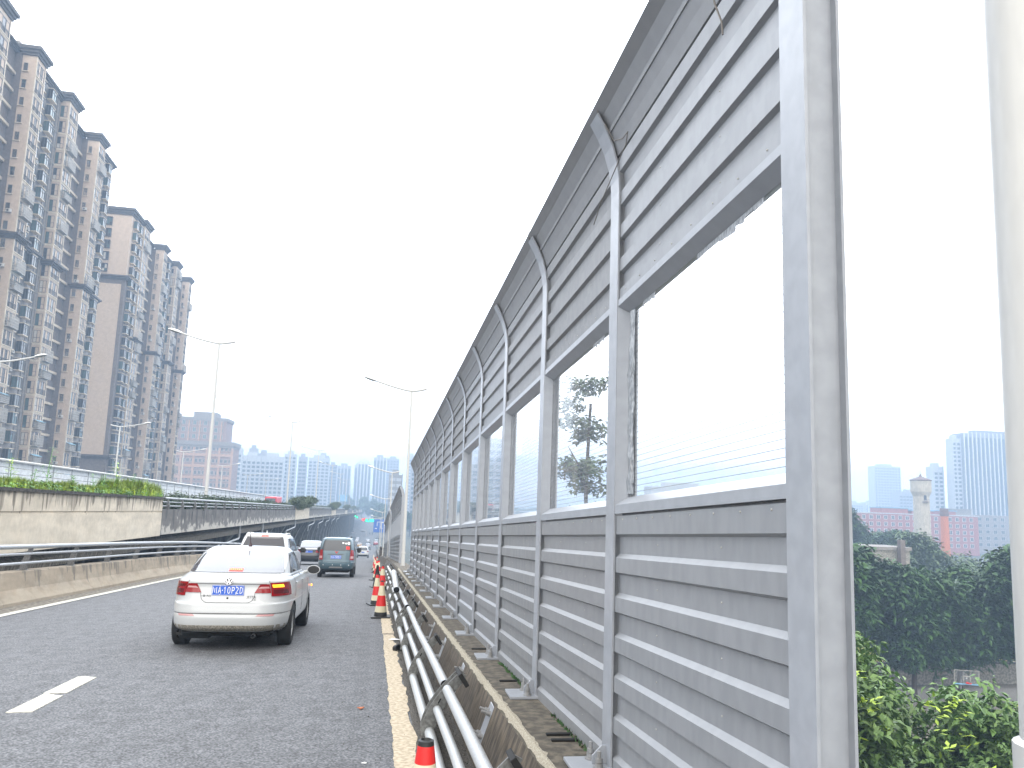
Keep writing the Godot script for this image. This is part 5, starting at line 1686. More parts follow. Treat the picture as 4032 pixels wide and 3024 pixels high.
# ---------------------------------------------------------------- cones and litter
func cones_and_litter() -> void:
	var H := 0.70
	var t := thing("traffic_cone", "nearest red and cream traffic cone, cut by the bottom edge", "traffic cone", Vector3(0.292, road_y(-3.8) + 0.008, -3.8), 0, "traffic cones along the edge line")
	var r := func(h): return lerpf(0.135, 0.035, h / H)
	var bands := [[0.0, 0.08, "black_plastic", "base_band"], [0.08, 0.20, "cone_cream", "cream_band"], [0.20, 0.41, "cone_red", "red_band"], [0.41, 0.605, "cone_cream", "cream_band"], [0.605, 0.68, "cone_red", "red_band"], [0.68, 0.70, "black_plastic", "tip"]]
	var b := MB.new()
	b.cbox(Vector3(0, 0.015, 0), Vector3(0.40, 0.03, 0.40), 0.01)
	part("foot", b, M.black_plastic, t)
	for s in bands:
		b = MB.new()
		b.lathe([[r.call(s[0]), s[0] + 0.03], [r.call(s[1]), s[1] + 0.03]] + ([[0.025, 0.735], [0.02, 0.72], [0.0, 0.72]] if s[1] > 0.69 else []), 22)
		part(s[3], b, M[s[2]], t)
	var k := 0
	var labs := ["whole red and cream cone standing just past the worn edge line", "cone partly hidden behind the nearest whole one", "cone seen just above the black cone", "cone beside the pipe pile, fifth along the line", "sixth cone along the line, small", "seventh cone, overlapping its neighbour", "eighth cone in the row near the far kink", "ninth and farthest cone in the row"]
	for p in [[0.24, 16.9], [0.16, 19.9], [0.36, 25.5], [0.20, 31.0], [0.30, 34.5], [0.18, 39.0], [0.16, 44.5], [0.30, 48.0]]:
		var o := dup(t, labs[k], "traffic cones along the edge line", Vector3(p[0], road_y(-p[1]) + 0.012, -p[1]), 0.3 * k)
		if k > 3: o.scale = Vector3.ONE * 0.9
		k += 1
	# one cone shows its bare black back
	var dark := thing("traffic_cone", "plain black cone among the red and cream ones", "traffic cone", Vector3(0.20, road_y(-26.6) + 0.012, -26.6), 0.2, "traffic cones along the edge line")
	b = MB.new()
	b.cbox(Vector3(0, 0.015, 0), Vector3(0.40, 0.03, 0.40), 0.01)
	part("foot", b, M.black_plastic, dark)
	b = MB.new()
	b.lathe([[0.13, 0.03], [0.035, 0.70], [0.02, 0.71], [0.0, 0.70]], 22)
	part("body", b, M.near_black, dark)
	# litter
	for s in [[Vector3(0.47, 0.01, -5.62), Vector3(0.075, 0.02, 0.035), "sign_blue", "crumpled bright blue scrap in the gutter by the nearest cone", "litter"], [Vector3(0.50, 0.02, -5.9), Vector3(0.06, 0.006, 0.03), "sign_white", "white paper scrap in the gutter above the blue scrap", "litter"], [Vector3(0.03, 0.004, -6.2), Vector3(0.035, 0.005, 0.02), "sign_white", "tiny white scrap on the asphalt beside the worn line", "litter"], [Vector3(-0.02, 0.004, -8.1), Vector3(0.06, 0.008, 0.05), "chimney_brick", "small rust-coloured leaf on the asphalt", "leaf"], [Vector3(0.43, 0.02, -13.2), Vector3(0.16, 0.006, 0.09), "sign_white", "white plastic scrap on the line behind the bolts", "litter"]]:
		var o := MB.new()
		var q: Vector3 = s[1]
		var out_ := PackedVector2Array()
		for i in 9:
			var a := TAU * i / 9.0
			var rr := 0.5 * (1.0 + 0.35 * sin(i * 2.3 + q.x * 90.0))
			out_.append(Vector2(cos(a) * q.x * rr, sin(a) * q.z * rr))
		o.slab(out_, 0, q.y, Basis(Vector3.RIGHT, Vector3.FORWARD, Vector3.UP))
		var m := part("litter", o, M[s[2]], self)
		m.name = numbered("scrap")
		m.position = s[0] + Vector3(0, road_y(s[0].z) + 0.006, 0)
		tag(m, s[3], s[4])
	# gravel and dead leaves washed into the gutter
	var rng := RandomNumberGenerator.new()
	rng.seed = 13
	var g := MB.new()
	g.cbox(Vector3.ZERO, Vector3(1.0, 0.6, 0.8), 0.2)
	var gm := g.onto(ArrayMesh.new(), M.gutter_grit)
	var mm := MultiMesh.new()
	mm.transform_format = MultiMesh.TRANSFORM_3D
	mm.mesh = gm
	mm.instance_count = 2600
	for i in 2600:
		var d := rng.randf_range(3.5, 20.0)
		var x := rng.randf_range(0.45, 0.80)
		if rng.randf() < 0.12: x = rng.randf_range(-0.3, 0.45)
		var s := rng.randf_range(0.003, 0.011)
		mm.set_instance_transform(i, Transform3D(Basis.from_euler(Vector3(rng.randf() * 6, rng.randf() * 6, rng.randf() * 6)).scaled(Vector3.ONE * s), Vector3(x, road_y(-d) + 0.008 + maxf(0.0, (x - 0.44) * 0.1), -d)))
	var o := MultiMeshInstance3D.new()
	o.name = "gravel"
	o.multimesh = mm
	o.material_override = M.gutter_grit
	add_child(o)
	stuff(o)
	tag(o, "grey grit washed into the right gutter", "gravel")

# ---------------------------------------------------------------- vehicles
# A body is a stack of rings [height, half width, rear, front]; S(q, k) is the point of ring k at place q round it: q = 0 middle of the rear, 1 rear corner, 2 middle of the right side, 3 front corner, 4 middle of the front; negative q is the left.
func ring_at(c: Dictionary, k: float) -> Array:
	var R: Array = c.rings
	var i := clampi(int(floor(k)), 0, R.size() - 2)
	var f := clampf(k - i, 0.0, 1.0)
	var p0: Array = R[max(i - 1, 0)]; var p1: Array = R[i]; var p2: Array = R[i + 1]; var p3: Array = R[min(i + 2, R.size() - 1)]
	var out_ := []
	for j in 4:
		var v: float = 0.5 * (2.0 * p1[j] + (p2[j] - p0[j]) * f + (2.0 * p0[j] - 5.0 * p1[j] + 4.0 * p2[j] - p3[j]) * f * f + (3.0 * p1[j] - p0[j] - 3.0 * p2[j] + p3[j]) * f * f * f)
		out_.append(clampf(v, minf(p1[j], p2[j]), maxf(p1[j], p2[j])))
	return out_
func S(c: Dictionary, q: float, k: float) -> Vector3:
	var r := ring_at(c, k)
	var n: float = c.n
	var K := pow(0.5, 1.0 / n)
	var a := absf(q)
	var th := 0.0
	if a <= 1.0: th = asin(pow(K * a, n / 2.0))
	elif a <= 2.0: th = acos(pow(K * (2.0 - a), n / 2.0))
	elif a <= 3.0: th = PI - acos(pow(K * (a - 2.0), n / 2.0))
	else: th = PI - asin(pow(K * maxf(0.0, 4.0 - a), n / 2.0))
	var s := sin(th)
	var co := cos(th)
	var x: float = r[1] * pow(maxf(s, 0.0), 2.0 / n) * (1.0 if q >= 0 else -1.0)
	var zz: float = (r[2] + r[3]) * 0.5 - (r[3] - r[2]) * 0.5 * pow(absf(co), 2.0 / n) * signf(co)
	return Vector3(x, r[0], -zz)
func SN(c: Dictionary, q: float, k: float) -> Vector3:
	var e := 0.012
	var kk := clampf(k, 0.02, c.rings.size() - 1.02)
	var u := S(c, q + e, kk) - S(c, q - e, kk)
	var v := S(c, q, kk + 0.02) - S(c, q, kk - 0.02)
	var m := u.cross(v)
	return m.normalized() if m.length_squared() > 1e-14 else Vector3.UP
func k_of(c: Dictionary, y: float) -> float:
	var lo := 0.0
	var hi: float = c.rings.size() - 1.0
	for i in 30:
		var m := (lo + hi) * 0.5
		if ring_at(c, m)[0] < y: lo = m
		else: hi = m
	return lo
func q_side(c: Dictionary, z: float, k: float) -> float:  # place on the right side at distance z behind which the car's rear is 0
	var r := ring_at(c, k)
	var K := pow(0.5, 1.0 / c.n)
	var f: float = ((r[2] + r[3]) * 0.5 - z) / ((r[3] - r[2]) * 0.5)
	return 2.0 - f / K
func body_mesh(c: Dictionary, sub: int, qr: int, qs: int) -> MB:
	var b := MB.new()
	var qv := []
	for i in qr + 1: qv.append(float(i) / qr)
	for i in range(1, 2 * qs + 1): qv.append(1.0 + 2.0 * i / (2.0 * qs))
	for i in range(1, qr + 1): qv.append(3.0 + float(i) / qr)
	var full := []
	for i in range(qv.size() - 1, 0, -1): full.append(-qv[i])
	full.append_array(qv)
	var rows: int = (c.rings.size() - 1) * sub
	var P := []
	var N := []
	var IN := []
	for j in rows + 1:
		var k := float(j) / sub
		var pr := []
		var nr := []
		var ir := []
		for q in full:
			var p := S(c, q, k)
			var inside := false
			if absf(q) > 1.02 and absf(q) < 2.98:
				for ax in c.axles:
					if Vector2(-p.z - ax, p.y - c.wheel).length() < c.arch: inside = true
			pr.append(p); nr.append(SN(c, q, k)); ir.append(inside)
		P.append(pr); N.append(nr); IN.append(ir)
	# pull the vertices next to a wheel arch onto its circle
	for j in rows + 1:
		for i in full.size():
			if not IN[j][i]: continue
			var edge := false
			for dj in [-1, 0, 1]:
				for di in [-1, 0, 1]:
					var jj := clampi(j + dj, 0, rows)
					var ii := clampi(i + di, 0, full.size() - 1)
					if not IN[jj][ii]: edge = true
			if edge:
				var p: Vector3 = P[j][i]
				for ax in c.axles:
					var v: Vector2 = Vector2(-p.z - ax, p.y - c.wheel)
					if v.length() < c.arch:
						v = v.normalized() * c.arch
						P[j][i] = Vector3(p.x, v.y + c.wheel, -(v.x + ax))
	for j in rows:
		for i in full.size() - 1:
			if IN[j][i] and IN[j + 1][i] and IN[j][i + 1] and IN[j + 1][i + 1]: continue
			b.squad(P[j][i], P[j][i + 1], P[j + 1][i + 1], P[j + 1][i], N[j][i], N[j][i + 1], N[j + 1][i + 1], N[j + 1][i])
	return b
func skin(c: Dictionary, qa0: float, qb0: float, k0: float, qa1: float, qb1: float, k1: float, off: float, nq := 10, nk := 6) -> MB:
	var b := MB.new()
	var last := []
	for j in nk + 1:
		var f := float(j) / nk
		var k := lerpf(k0, k1, f)
		var row := []
		for i in nq + 1:
			var q := lerpf(lerpf(qa0, qa1, f), lerpf(qb0, qb1, f), float(i) / nq)
			var nn := SN(c, q, k)
			row.append([S(c, q, k) + nn * off, nn, S(c, q, k) - nn * 0.004])
		if last:
			for i in nq:
				b.squad(last[i][0], last[i + 1][0], row[i + 1][0], row[i][0], last[i][1], last[i + 1][1], row[i + 1][1], row[i][1])
			b.quad(last[0][2], last[0][0], row[0][0], row[0][2])
			b.quad(last[nq][0], last[nq][2], row[nq][2], row[nq][0])
		if j == 0 or j == nk:
			for i in nq:
				if j == 0: b.quad(row[i][2], row[i + 1][2], row[i + 1][0], row[i][0])
				else: b.quad(row[i][0], row[i + 1][0], row[i + 1][2], row[i][2])
		last = row
	return b
func seam(c: Dictionary, path: Array, r: float) -> MB:
	var b := MB.new()
	var pts := []
	for p in path: pts.append(S(c, p[0], p[1]) + SN(c, p[0], p[1]) * 0.001)
	b.tube(pts, r, -1, 5)
	return b
func wheel(parent: Node3D, x: float, y: float, z: float, r: float, w: float, rim_m: Material, detail: bool) -> void:
	var s := signf(x)
	var bs := Basis(Vector3.BACK, -PI / 2 * s)
	var o := Vector3(x, y, z)
	var hub := Node3D.new()
	hub.name = "wheel"
	hub.position = o
	parent.add_child(hub, true)
	var b := MB.new()
	b.lathe([[r * 0.64, -w / 2], [r * 0.9, -w / 2], [r * 0.985, -w * 0.4], [r, -w * 0.2], [r, w * 0.2], [r * 0.985, w * 0.4], [r * 0.9, w / 2], [r * 0.66, w / 2], [r * 0.64, w * 0.4], [r * 0.64, -w * 0.4]], 28 if detail else 16, Vector3.ZERO, bs)
	part("tyre", b, M.rubber, hub)
	b = MB.new()
	b.lathe([[r * 0.64, w * 0.42], [r * 0.58, w * 0.42], [r * 0.56, w * 0.25]], 28 if detail else 14, Vector3.ZERO, bs)
	b.lathe([[r * 0.16, w * 0.36], [r * 0.12, w * 0.42], [0.0, w * 0.42]], 14, Vector3.ZERO, bs)
	for k in 5:
		var a := TAU * k / 5.0
		var d := Vector3(cos(a), 0, sin(a))
		b.cbox(bs * (d * r * 0.36 + Vector3(0, w * 0.33, 0)), Vector3(r * 0.5, w * 0.12, r * 0.17), 0.006, bs * Basis(Vector3.UP, -a))
	part("rim", b, rim_m, hub)
	b = MB.new()
	b.lathe([[0.0, w * 0.1], [r * 0.62, w * 0.1]], 16, Vector3.ZERO, bs)
	part("brake_disc", b, M.near_black, hub)
func text_part(called: String, s: String, size: float, depth: float, m: Material, parent: Node3D, at: Vector3, width := 0.0) -> void:
	var t := TextMesh.new()
	var f := SystemFont.new()
	f.font_names = ["Droid Sans"]
	t.font = f
	t.font_size = 64
	t.pixel_size = size / 46.0
	t.depth = depth
	t.text = s
	t.curve_step = 4.0
	t.material = m
	var o := put(called, t, parent, at)
	if width > 0.0:
		var w := t.get_aabb().size.x
		if w > 0.0: o.scale.x = width / w
func strokes(list: Array, m: Material, parent: Node3D, called: String, at: Vector3, h: float, wd: float, basis := Basis.IDENTITY) -> void:
	var b := MB.new()
	for s in list:
		var a := Vector3(s[0] * h, s[1] * h, 0)
		var c := Vector3(s[2] * h, s[3] * h, 0)
		var d := c - a
		b.box((a + c) * 0.5, Vector3(d.length() + wd * 0.6, wd, 0.003), Basis(Vector3.BACK, atan2(d.y, d.x)))
	var o := part(called, b, m, parent)
	o.transform = Transform3D(basis, at)
const CHUAN := [[-0.30, 0.45, -0.31, -0.12], [-0.31, -0.12, -0.37, -0.46], [-0.02, 0.34, -0.02, -0.34], [0.26, 0.45, 0.26, -0.48]]
func plate(parent: Node3D, at: Vector3, tail: String, tilt: float) -> void:
	var b := MB.new()
	var bs := Basis(Vector3.RIGHT, tilt)
	b.cbox(Vector3.ZERO, Vector3(0.44, 0.14, 0.006), 0.0015)
	var p := part("number_plate", b, M.plate_blue, parent)
	p.transform = Transform3D(bs, at)
	strokes(CHUAN, M.sign_white, p, "character", Vector3(-0.180, 0.0, 0.0045), 0.088, 0.0068)
	text_part("letter", "A", 0.09, 0.003, M.sign_white, p, Vector3(-0.116, 0.0, 0.0045), 0.044)
	b = MB.new()
	b.lathe([[0.007, 0.0], [0.007, 0.003], [0.0, 0.003]], 8, Vector3(-0.078, 0, 0.003), Basis(Vector3.RIGHT, PI / 2))
	part("dot", b, M.sign_white, p)
	for k in tail.length():
		text_part("letter", tail[k], 0.09, 0.003, M.sign_white, p, Vector3(-0.045 + 0.056 * k, 0.0, 0.0045), 0.02 if tail[k] == "1" else 0.038)
	for s in [[-0.11, 0.058], [0.11, 0.058], [-0.11, -0.058], [0.11, -0.058]]:
		b = MB.new()
		b.lathe([[0.008, 0.0], [0.006, 0.005], [0.0, 0.005]], 8, Vector3(s[0], s[1], 0.003), Basis(Vector3.RIGHT, PI / 2))
		part("plate_screw", b, M.galvanised, p)
	b = MB.new()
	for s in [[0, 0.064, 0.425, 0.003], [0, -0.064, 0.425, 0.003]]: b.box(Vector3(s[0], s[1], 0.0035), Vector3(s[2], s[3], 0.002))
	for s in [-0.2115, 0.2115]: b.box(Vector3(s, 0, 0.0035), Vector3(0.003, 0.125, 0.002))
	part("plate_border", b, M.sign_white, p)

const SEDAN := [[0.24, 0.70, 0.30, 4.2], [0.26, 0.76, 0.16, 4.32], [0.31, 0.815, 0.05, 4.43], [0.36, 0.838, 0.02, 4.45], [0.46, 0.85, 0.0, 4.47], [0.515, 0.85, 0.012, 4.47], [0.53, 0.853, 0.0, 4.47], [0.60, 0.853, 0.006, 4.465], [0.645, 0.853, 0.012, 4.46], [0.66, 0.851, 0.028, 4.45], [0.675, 0.849, 0.055, 4.44], [0.78, 0.846, 0.075, 4.40], [0.88, 0.835, 0.09, 4.30], [0.955, 0.815, 0.085, 4.0], [0.985, 0.795, 0.12, 3.75], [1.005, 0.77, 0.22, 3.55], [1.03, 0.762, 0.36, 3.35], [1.05, 0.748, 0.50, 3.2], [1.13, 0.732, 0.70, 2.98], [1.22, 0.705, 0.94, 2.74], [1.31, 0.672, 1.19, 2.5], [1.37, 0.635, 1.38, 2.36], [1.41, 0.575, 1.54, 2.25], [1.43, 0.47, 1.72, 2.14], [1.437, 0.28, 1.86, 2.04], [1.44, 0.02, 1.94, 1.98]]
const SUV := [[0.28, 0.78, 0.22, 4.2], [0.34, 0.86, 0.08, 4.32], [0.45, 0.895, 0.02, 4.38], [0.60, 0.905, 0.0, 4.4], [0.72, 0.905, 0.0, 4.4], [0.76, 0.90, 0.04, 4.38], [0.95, 0.895, 0.07, 4.2], [1.04, 0.875, 0.085, 3.8], [1.08, 0.85, 0.11, 3.45], [1.18, 0.815, 0.17, 3.2], [1.35, 0.765, 0.30, 2.95], [1.50, 0.715, 0.42, 2.7], [1.58, 0.66, 0.46, 2.5], [1.625, 0.57, 0.52, 2.35], [1.65, 0.42, 0.75, 2.2], [1.66, 0.05, 1.3, 1.7]]
const VAN := [[0.30, 0.66, 0.24, 4.1], [0.36, 0.735, 0.08, 4.25], [0.46, 0.77, 0.02, 4.3], [0.56, 0.78, 0.0, 4.3], [0.64, 0.785, 0.0, 4.3], [0.66, 0.78, 0.035, 4.28], [0.88, 0.778, 0.055, 4.2], [1.04, 0.77, 0.07, 4.05], [1.10, 0.76, 0.08, 3.9], [1.24, 0.74, 0.11, 3.6], [1.42, 0.71, 0.17, 3.35], [1.56, 0.675, 0.23, 3.1], [1.63, 0.63, 0.28, 2.95], [1.67, 0.55, 0.38, 2.8], [1.69, 0.40, 0.6, 2.6], [1.70, 0.04, 1.4, 1.8]]
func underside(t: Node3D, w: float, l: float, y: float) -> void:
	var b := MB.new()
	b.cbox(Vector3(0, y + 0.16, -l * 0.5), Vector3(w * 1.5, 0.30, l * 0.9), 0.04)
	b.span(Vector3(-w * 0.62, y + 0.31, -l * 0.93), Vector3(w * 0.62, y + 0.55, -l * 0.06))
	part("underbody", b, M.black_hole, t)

func vehicles() -> void:
	var paint := mat("paint_white", Color(0.71, 0.72, 0.725), 0.36)
	paint.clearcoat_enabled = true
	paint.clearcoat = 0.7
	paint.clearcoat_roughness = 0.08
	var pb := mat("paint_black", Color(0.13, 0.13, 0.14), 0.35)
	var pg := mat("paint_slate", Color(0.27, 0.36, 0.40), 0.35, 0.25)
	var ps := mat("paint_silver", Color(0.60, 0.61, 0.62), 0.35, 0.4)
	var py := mat("paint_yellow", Color(0.78, 0.60, 0.24), 0.4)
	var pr := mat("paint_red", Color(0.62, 0.12, 0.12), 0.4)
	var pgr := mat("paint_green", Color(0.30, 0.42, 0.38), 0.4)
	for m in [pb, pg, ps, py, pr, pgr]:
		m.clearcoat_enabled = true
		m.clearcoat = 0.6
		m.clearcoat_roughness = 0.08
	mat("car_glass", Color(0.20, 0.21, 0.23), 0.04)
	M.car_glass.metallic_specular = 0.55
	mat("tint_glass", Color(0.24, 0.235, 0.25), 0.04)
	M.tint_glass.metallic_specular = 0.85
	mat("tail_red", Color(0.52, 0.045, 0.065), 0.12)
	mat("tail_dark", Color(0.34, 0.03, 0.05), 0.15)
	mat("tail_clear", Color(0.72, 0.55, 0.55), 0.15)
	mat("plate_blue", Color(0.04, 0.31, 0.70), 0.4)
	mat("chrome", Color(0.82, 0.82, 0.83), 0.12, 0.9)
	mat("seam_grey", Color(0.34, 0.34, 0.34), 0.7)
	mat("plum_plastic", Color(0.20, 0.10, 0.13), 0.5)
	worn("road_dirt", Color(0.40, 0.385, 0.35), Color(0.62, 0.60, 0.56), Vector3.ONE * 1.5, 0.04, 0.85)
	lum(Color(1.0, 0.16, 0.10), 1.4, "brake_glow")
	lum(Color(1.0, 0.62, 0.12), 1.2, "amber_glow")
	lum(Color(0.05, 0.95, 0.62), 0.7, "green_glow")
	lum(Color(1.0, 0.62, 0.36), 1.1, "led_glow")

	# ---- the white sedan in front
	var c := {"rings": SEDAN, "n": 5.2, "axles": [0.93, 3.53], "wheel": 0.30, "arch": 0.345}
	var sedan := thing("sedan", "white sedan with a lit amber indicator, nearest car on the ramp", "car", Vector3(-1.99, road_y(-11.9), -11.9), 0, "")
	sedan.rotation.x = -atan(0.0533)
	sedan.rotation.y = -0.008
	part("body", body_mesh(c, 4, 12, 40), M.paint_white, sedan)
	underside(sedan, 0.85, 4.4, 0.18)
	# parts
	var kb := k_of(c, 1.058)
	var kt := k_of(c, 1.365)
	part("rear_window", skin(c, -1.045, 1.045, kb, -1.0, 1.0, kt, 0.009, 28, 16), M.tint_glass, sedan)
	part("windscreen", skin(c, 3.08, 3.999, kb, 3.12, 3.999, kt, 0.004, 8, 6), M.car_glass, sedan)
	for s in [1.0, -1.0]:
		var ka := k_of(c, 1.045)
		var kc := k_of(c, 1.345)
		for w in [[1.06, 2.02, 1.46, 1.98], [2.08, 2.92, 2.04, 2.36]]:
			var a0 := q_side(c, w[0], ka); var b0 := q_side(c, w[1], ka)
			var a1 := q_side(c, w[2], kc); var b1 := q_side(c, w[3], kc)
			if s > 0: part("side_window", skin(c, a0, b0, ka, a1, b1, kc, 0.009, 8, 12), M.car_glass, sedan)
			else: part("side_window", skin(c, -b0, -a0, ka, -b1, -a1, kc, 0.009, 8, 12), M.car_glass, sedan)
		# tail light, two pieces split by the boot edge
		var k0 := k_of(c, 0.755)
		var k1 := k_of(c, 0.945)
		var km := k_of(c, 0.80)
		var lens: Array = [[0.80, 1.16, k0, 0.78, 1.13, k1], [0.49, 0.785, km, 0.60, 0.765, k_of(c, 0.925)]]
		for i in 2:
			var L: Array = lens[i]
			var lo := skin(c, L[0] * s if s > 0 else -L[1], L[1] * s if s > 0 else -L[0], L[2], L[3] * s if s > 0 else -L[4], L[4] * s if s > 0 else -L[3], L[5], 0.012, 10, 5)
			var lamp := part("tail_light", lo, M.tail_red, sedan)
			var ins: Array = [[0.83, 1.08, k_of(c, 0.79), 0.82, 1.06, k_of(c, 0.845)], [0.56, 0.76, k_of(c, 0.865), 0.61, 0.75, k_of(c, 0.89)]][i]
			lo = skin(c, ins[0] if s > 0 else -ins[1], ins[1] if s > 0 else -ins[0], ins[2], ins[3] if s > 0 else -ins[4], ins[4] if s > 0 else -ins[3], ins[5], 0.015, 6, 3)
			part("inner_lens", lo, M.tail_dark if i == 0 else M.tail_clear, lamp)
			if i == 0:
				var am := skin(c, 0.82 if s > 0 else -1.0, 1.0 if s > 0 else -0.82, k_of(c, 0.878), 0.81 if s > 0 else -0.99, 0.99 if s > 0 else -0.81, k_of(c, 0.918), 0.0155, 6, 3)
				part("indicator", am, M.amber_glow if s > 0 else M.tail_dark, lamp)
		# mirror
		var b := MB.new()
		b.lathe([[0.0, -0.6], [0.55, -0.5], [0.86, -0.25], [0.99, 0.05], [1.0, 0.3], [0.94, 0.42], [0.86, 0.40]], 20, Vector3(s * 0.955, 1.03, -2.83), Basis(Vector3(0.115, 0, -0.02 * s), Vector3(0, 0, 0.10), Vector3(0, -0.078, 0)))
		b.tube([Vector3(s * 0.78, 0.99, -2.82), Vector3(s * 0.9, 1.0, -2.83)], 0.03, -1, 6)
		var mir := part("mirror", b, M.paint_white, sedan)
		b = MB.new()
		b.lathe([[0.9, 0.0], [0.0, 0.02]], 20, Vector3(s * 0.955, 1.03, -2.79), Basis(Vector3(0.115, 0, -0.02 * s), Vector3(0, 0, 0.10), Vector3(0, -0.078, 0)))
		part("mirror_glass", b, M.black_plastic, mir)
		b = MB.new()
		b.cbox(Vector3(s * 0.845, 0.70, -3.98), Vector3(0.02, 0.035, 0.07), 0.006)
		part("side_repeater", b, M.amber_glow if s > 0 else M.tail_clear, sedan)
		for z in c.axles: wheel(sedan, s * 0.745, c.wheel, -z, 0.31, 0.205, M.chrome if false else M.galvanised, true)
		# door seams and handle
		for z in [1.08, 2.05, 3.06]:
			var path := []
			for i in 7:
				var k := lerpf(k_of(c, 0.42 if z > 1.5 else 0.7), k_of(c, 1.03), i / 6.0)
				path.append([q_side(c, z, k) * s, k])
			part("door_seam", seam(c, path, 0.0035), M.seam_grey, sedan)
		for z in [1.22, 2.18]:
			b = MB.new()
			var k := k_of(c, 0.90)
			var p := S(c, q_side(c, z, k) * s, k)
			b.cbox(p + Vector3(s * 0.012, 0, 0), Vector3(0.025, 0.028, 0.2), 0.008)
			part("door_handle", b, M.paint_white, sedan)
	# boot lid: edges, lip, emblem, plate, badges, lock
	var kk := k_of(c, 0.935)
	var path := []
	for i in 15: path.append([lerpf(-0.72, 0.72, i / 14.0), k_of(c, 0.925)])
	part("boot_seam", seam(c, path, 0.005), M.seam_grey, sedan)
	for s in [1.0, -1.0]:
		path = []
		for i in 9: path.append([(0.795 - 0.02 * i / 8.0) * s, lerpf(k_of(c, 1.0), k_of(c, 0.945), i / 8.0)])
		part("boot_seam", seam(c, path, 0.004), M.seam_grey, sedan)
		path = []
		for i in 9:
			var f := i / 8.0
			path.append([(0.50 - 0.10 * f * f * f - 0.02 * f) * s, lerpf(k_of(c, 0.795), k_of(c, 0.668), f)])
		part("boot_seam", seam(c, path, 0.004), M.seam_grey, sedan)
	path = []
	for i in 13: path.append([lerpf(-0.385, 0.385, i / 12.0), k_of(c, 0.667)])
	part("boot_seam", seam(c, path, 0.004), M.seam_grey, sedan)
	path = []
	for i in 25: path.append([lerpf(-1.18, 1.18, i / 24.0), k_of(c, 0.523) - 0.25 * absf(i / 12.0 - 1.0)])
	part("bumper_crease", seam(c, path, 0.005), M.seam_grey, sedan)
	for s in [1.0, -1.0]:
		part("reflector", skin(c, 0.55 * s if s > 0 else -0.86, 0.86 if s > 0 else -0.55, k_of(c, 0.485), 0.60 if s > 0 else -0.88, 0.88 if s > 0 else -0.60, k_of(c, 0.512), 0.006, 6, 2), M.tail_clear, sedan)
	part("bumper_dirt", skin(c, -1.1, 1.1, k_of(c, 0.275), -1.08, 1.08, k_of(c, 0.36), 0.004, 20, 3), M.road_dirt, sedan)
	var e := S(c, 0.0, k_of(c, 0.985)) + Vector3(0, 0, 0.004)
	var eb := Basis(Vector3.RIGHT, -0.5)
	var b2 := MB.new()
	b2.lathe([[0.052, 0.0], [0.0, 0.001]], 24, Vector3.ZERO, Basis(Vector3.RIGHT, PI / 2))
	var em := part("emblem", b2, M.near_black, sedan)
	e = S(c, 0.0, k_of(c, 0.958)) + SN(c, 0.0, k_of(c, 0.958)) * 0.006
	em.transform = Transform3D(eb, e)
	b2 = MB.new()
	var ring := []
	for i in 25: ring.append(Vector3(cos(TAU * i / 24) * 0.053, sin(TAU * i / 24) * 0.053, 0.003))
	b2.tube(ring, 0.005, -1, 6, false)
	part("ring", b2, M.chrome, em)
	strokes([[-0.30, 0.88, 0.0, 0.12], [0.30, 0.88, 0.0, 0.12], [-0.78, 0.50, -0.36, -0.78], [-0.36, -0.78, 0.0, 0.02], [0.78, 0.50, 0.36, -0.78], [0.36, -0.78, 0.0, 0.02]], M.chrome, em, "letters", Vector3(0, 0, 0.004), 0.05, 0.0085)
	var kp := k_of(c, 0.835)
	plate(sedan, S(c, 0.0, kp) + Vector3(0, 0, 0.012), "10P2D", -0.08)
	b2 = MB.new()
	b2.lathe([[0.015, 0.0], [0.014, 0.004], [0.0, 0.004]], 12, S(c, 0.0, k_of(c, 0.728)) + Vector3(0.0, 0, 0.001), Basis(Vector3.RIGHT, PI / 2))
	part("boot_lock", b2, M.near_black, sedan)
	var kw := k_of(c, 0.742)
	text_part("badge", "JETTA", 0.034, 0.003, M.seam_grey, sedan, S(c, 0.44, kw) + Vector3(0, 0.004, 0.004), 0.13)
	text_part("badge", "1.6", 0.024, 0.003, M.seam_grey, sedan, S(c, 0.46, k_of(c, 0.71)) + Vector3(0.02, 0, 0.004), 0.05)
	var bo := S(c, -0.44, k_of(c, 0.757)) + Vector3(0, 0, 0.004)
	strokes([[-1.9, 0.0, -1.1, 0.0], [-0.85, 0.3, -0.05, 0.3], [-0.85, 0.0, -0.05, 0.0], [-0.85, -0.3, -0.05, -0.3], [-0.65, 0.45, -0.65, -0.45], [-0.25, 0.45, -0.25, -0.45], [0.2, 0.0, 0.5, 0.0], [0.7, 0.15, 1.5, 0.15], [1.1, 0.45, 1.1, 0.15], [1.1, 0.15, 0.75, -0.45], [1.1, 0.15, 1.5, -0.45], [1.7, 0.2, 2.4, 0.2], [1.7, -0.1, 1.7, -0.45], [1.7, -0.45, 2.4, -0.45], [2.05, 0.45, 2.05, -0.1], [2.4, -0.1, 2.4, -0.45]], M.seam_grey, sedan, "badge", bo + Vector3(0.02, 0, 0), 0.032, 0.004)
	# aerial, high brake light, exhaust, tow cover
	var ar := S(c, 0.0, k_of(c, 1.42)) + Vector3(0, 0.0, -0.12)
	b2 = MB.new()
	b2.lathe([[0.035, 0.0], [0.022, 0.04], [0.010, 0.07], [0.0, 0.075]], 10, ar)
	b2.tube([ar + Vector3(0, 0.05, 0), ar + Vector3(0, 0.24, 0.16)], 0.007, 0.004, 6)
	part("aerial", b2, M.plum_plastic, sedan)
	var br := part("high_brake_light", skin(c, -0.155, 0.155, k_of(c, 1.075), -0.15, 0.15, k_of(c, 1.108), 0.016, 8, 2), M.brake_glow, sedan)
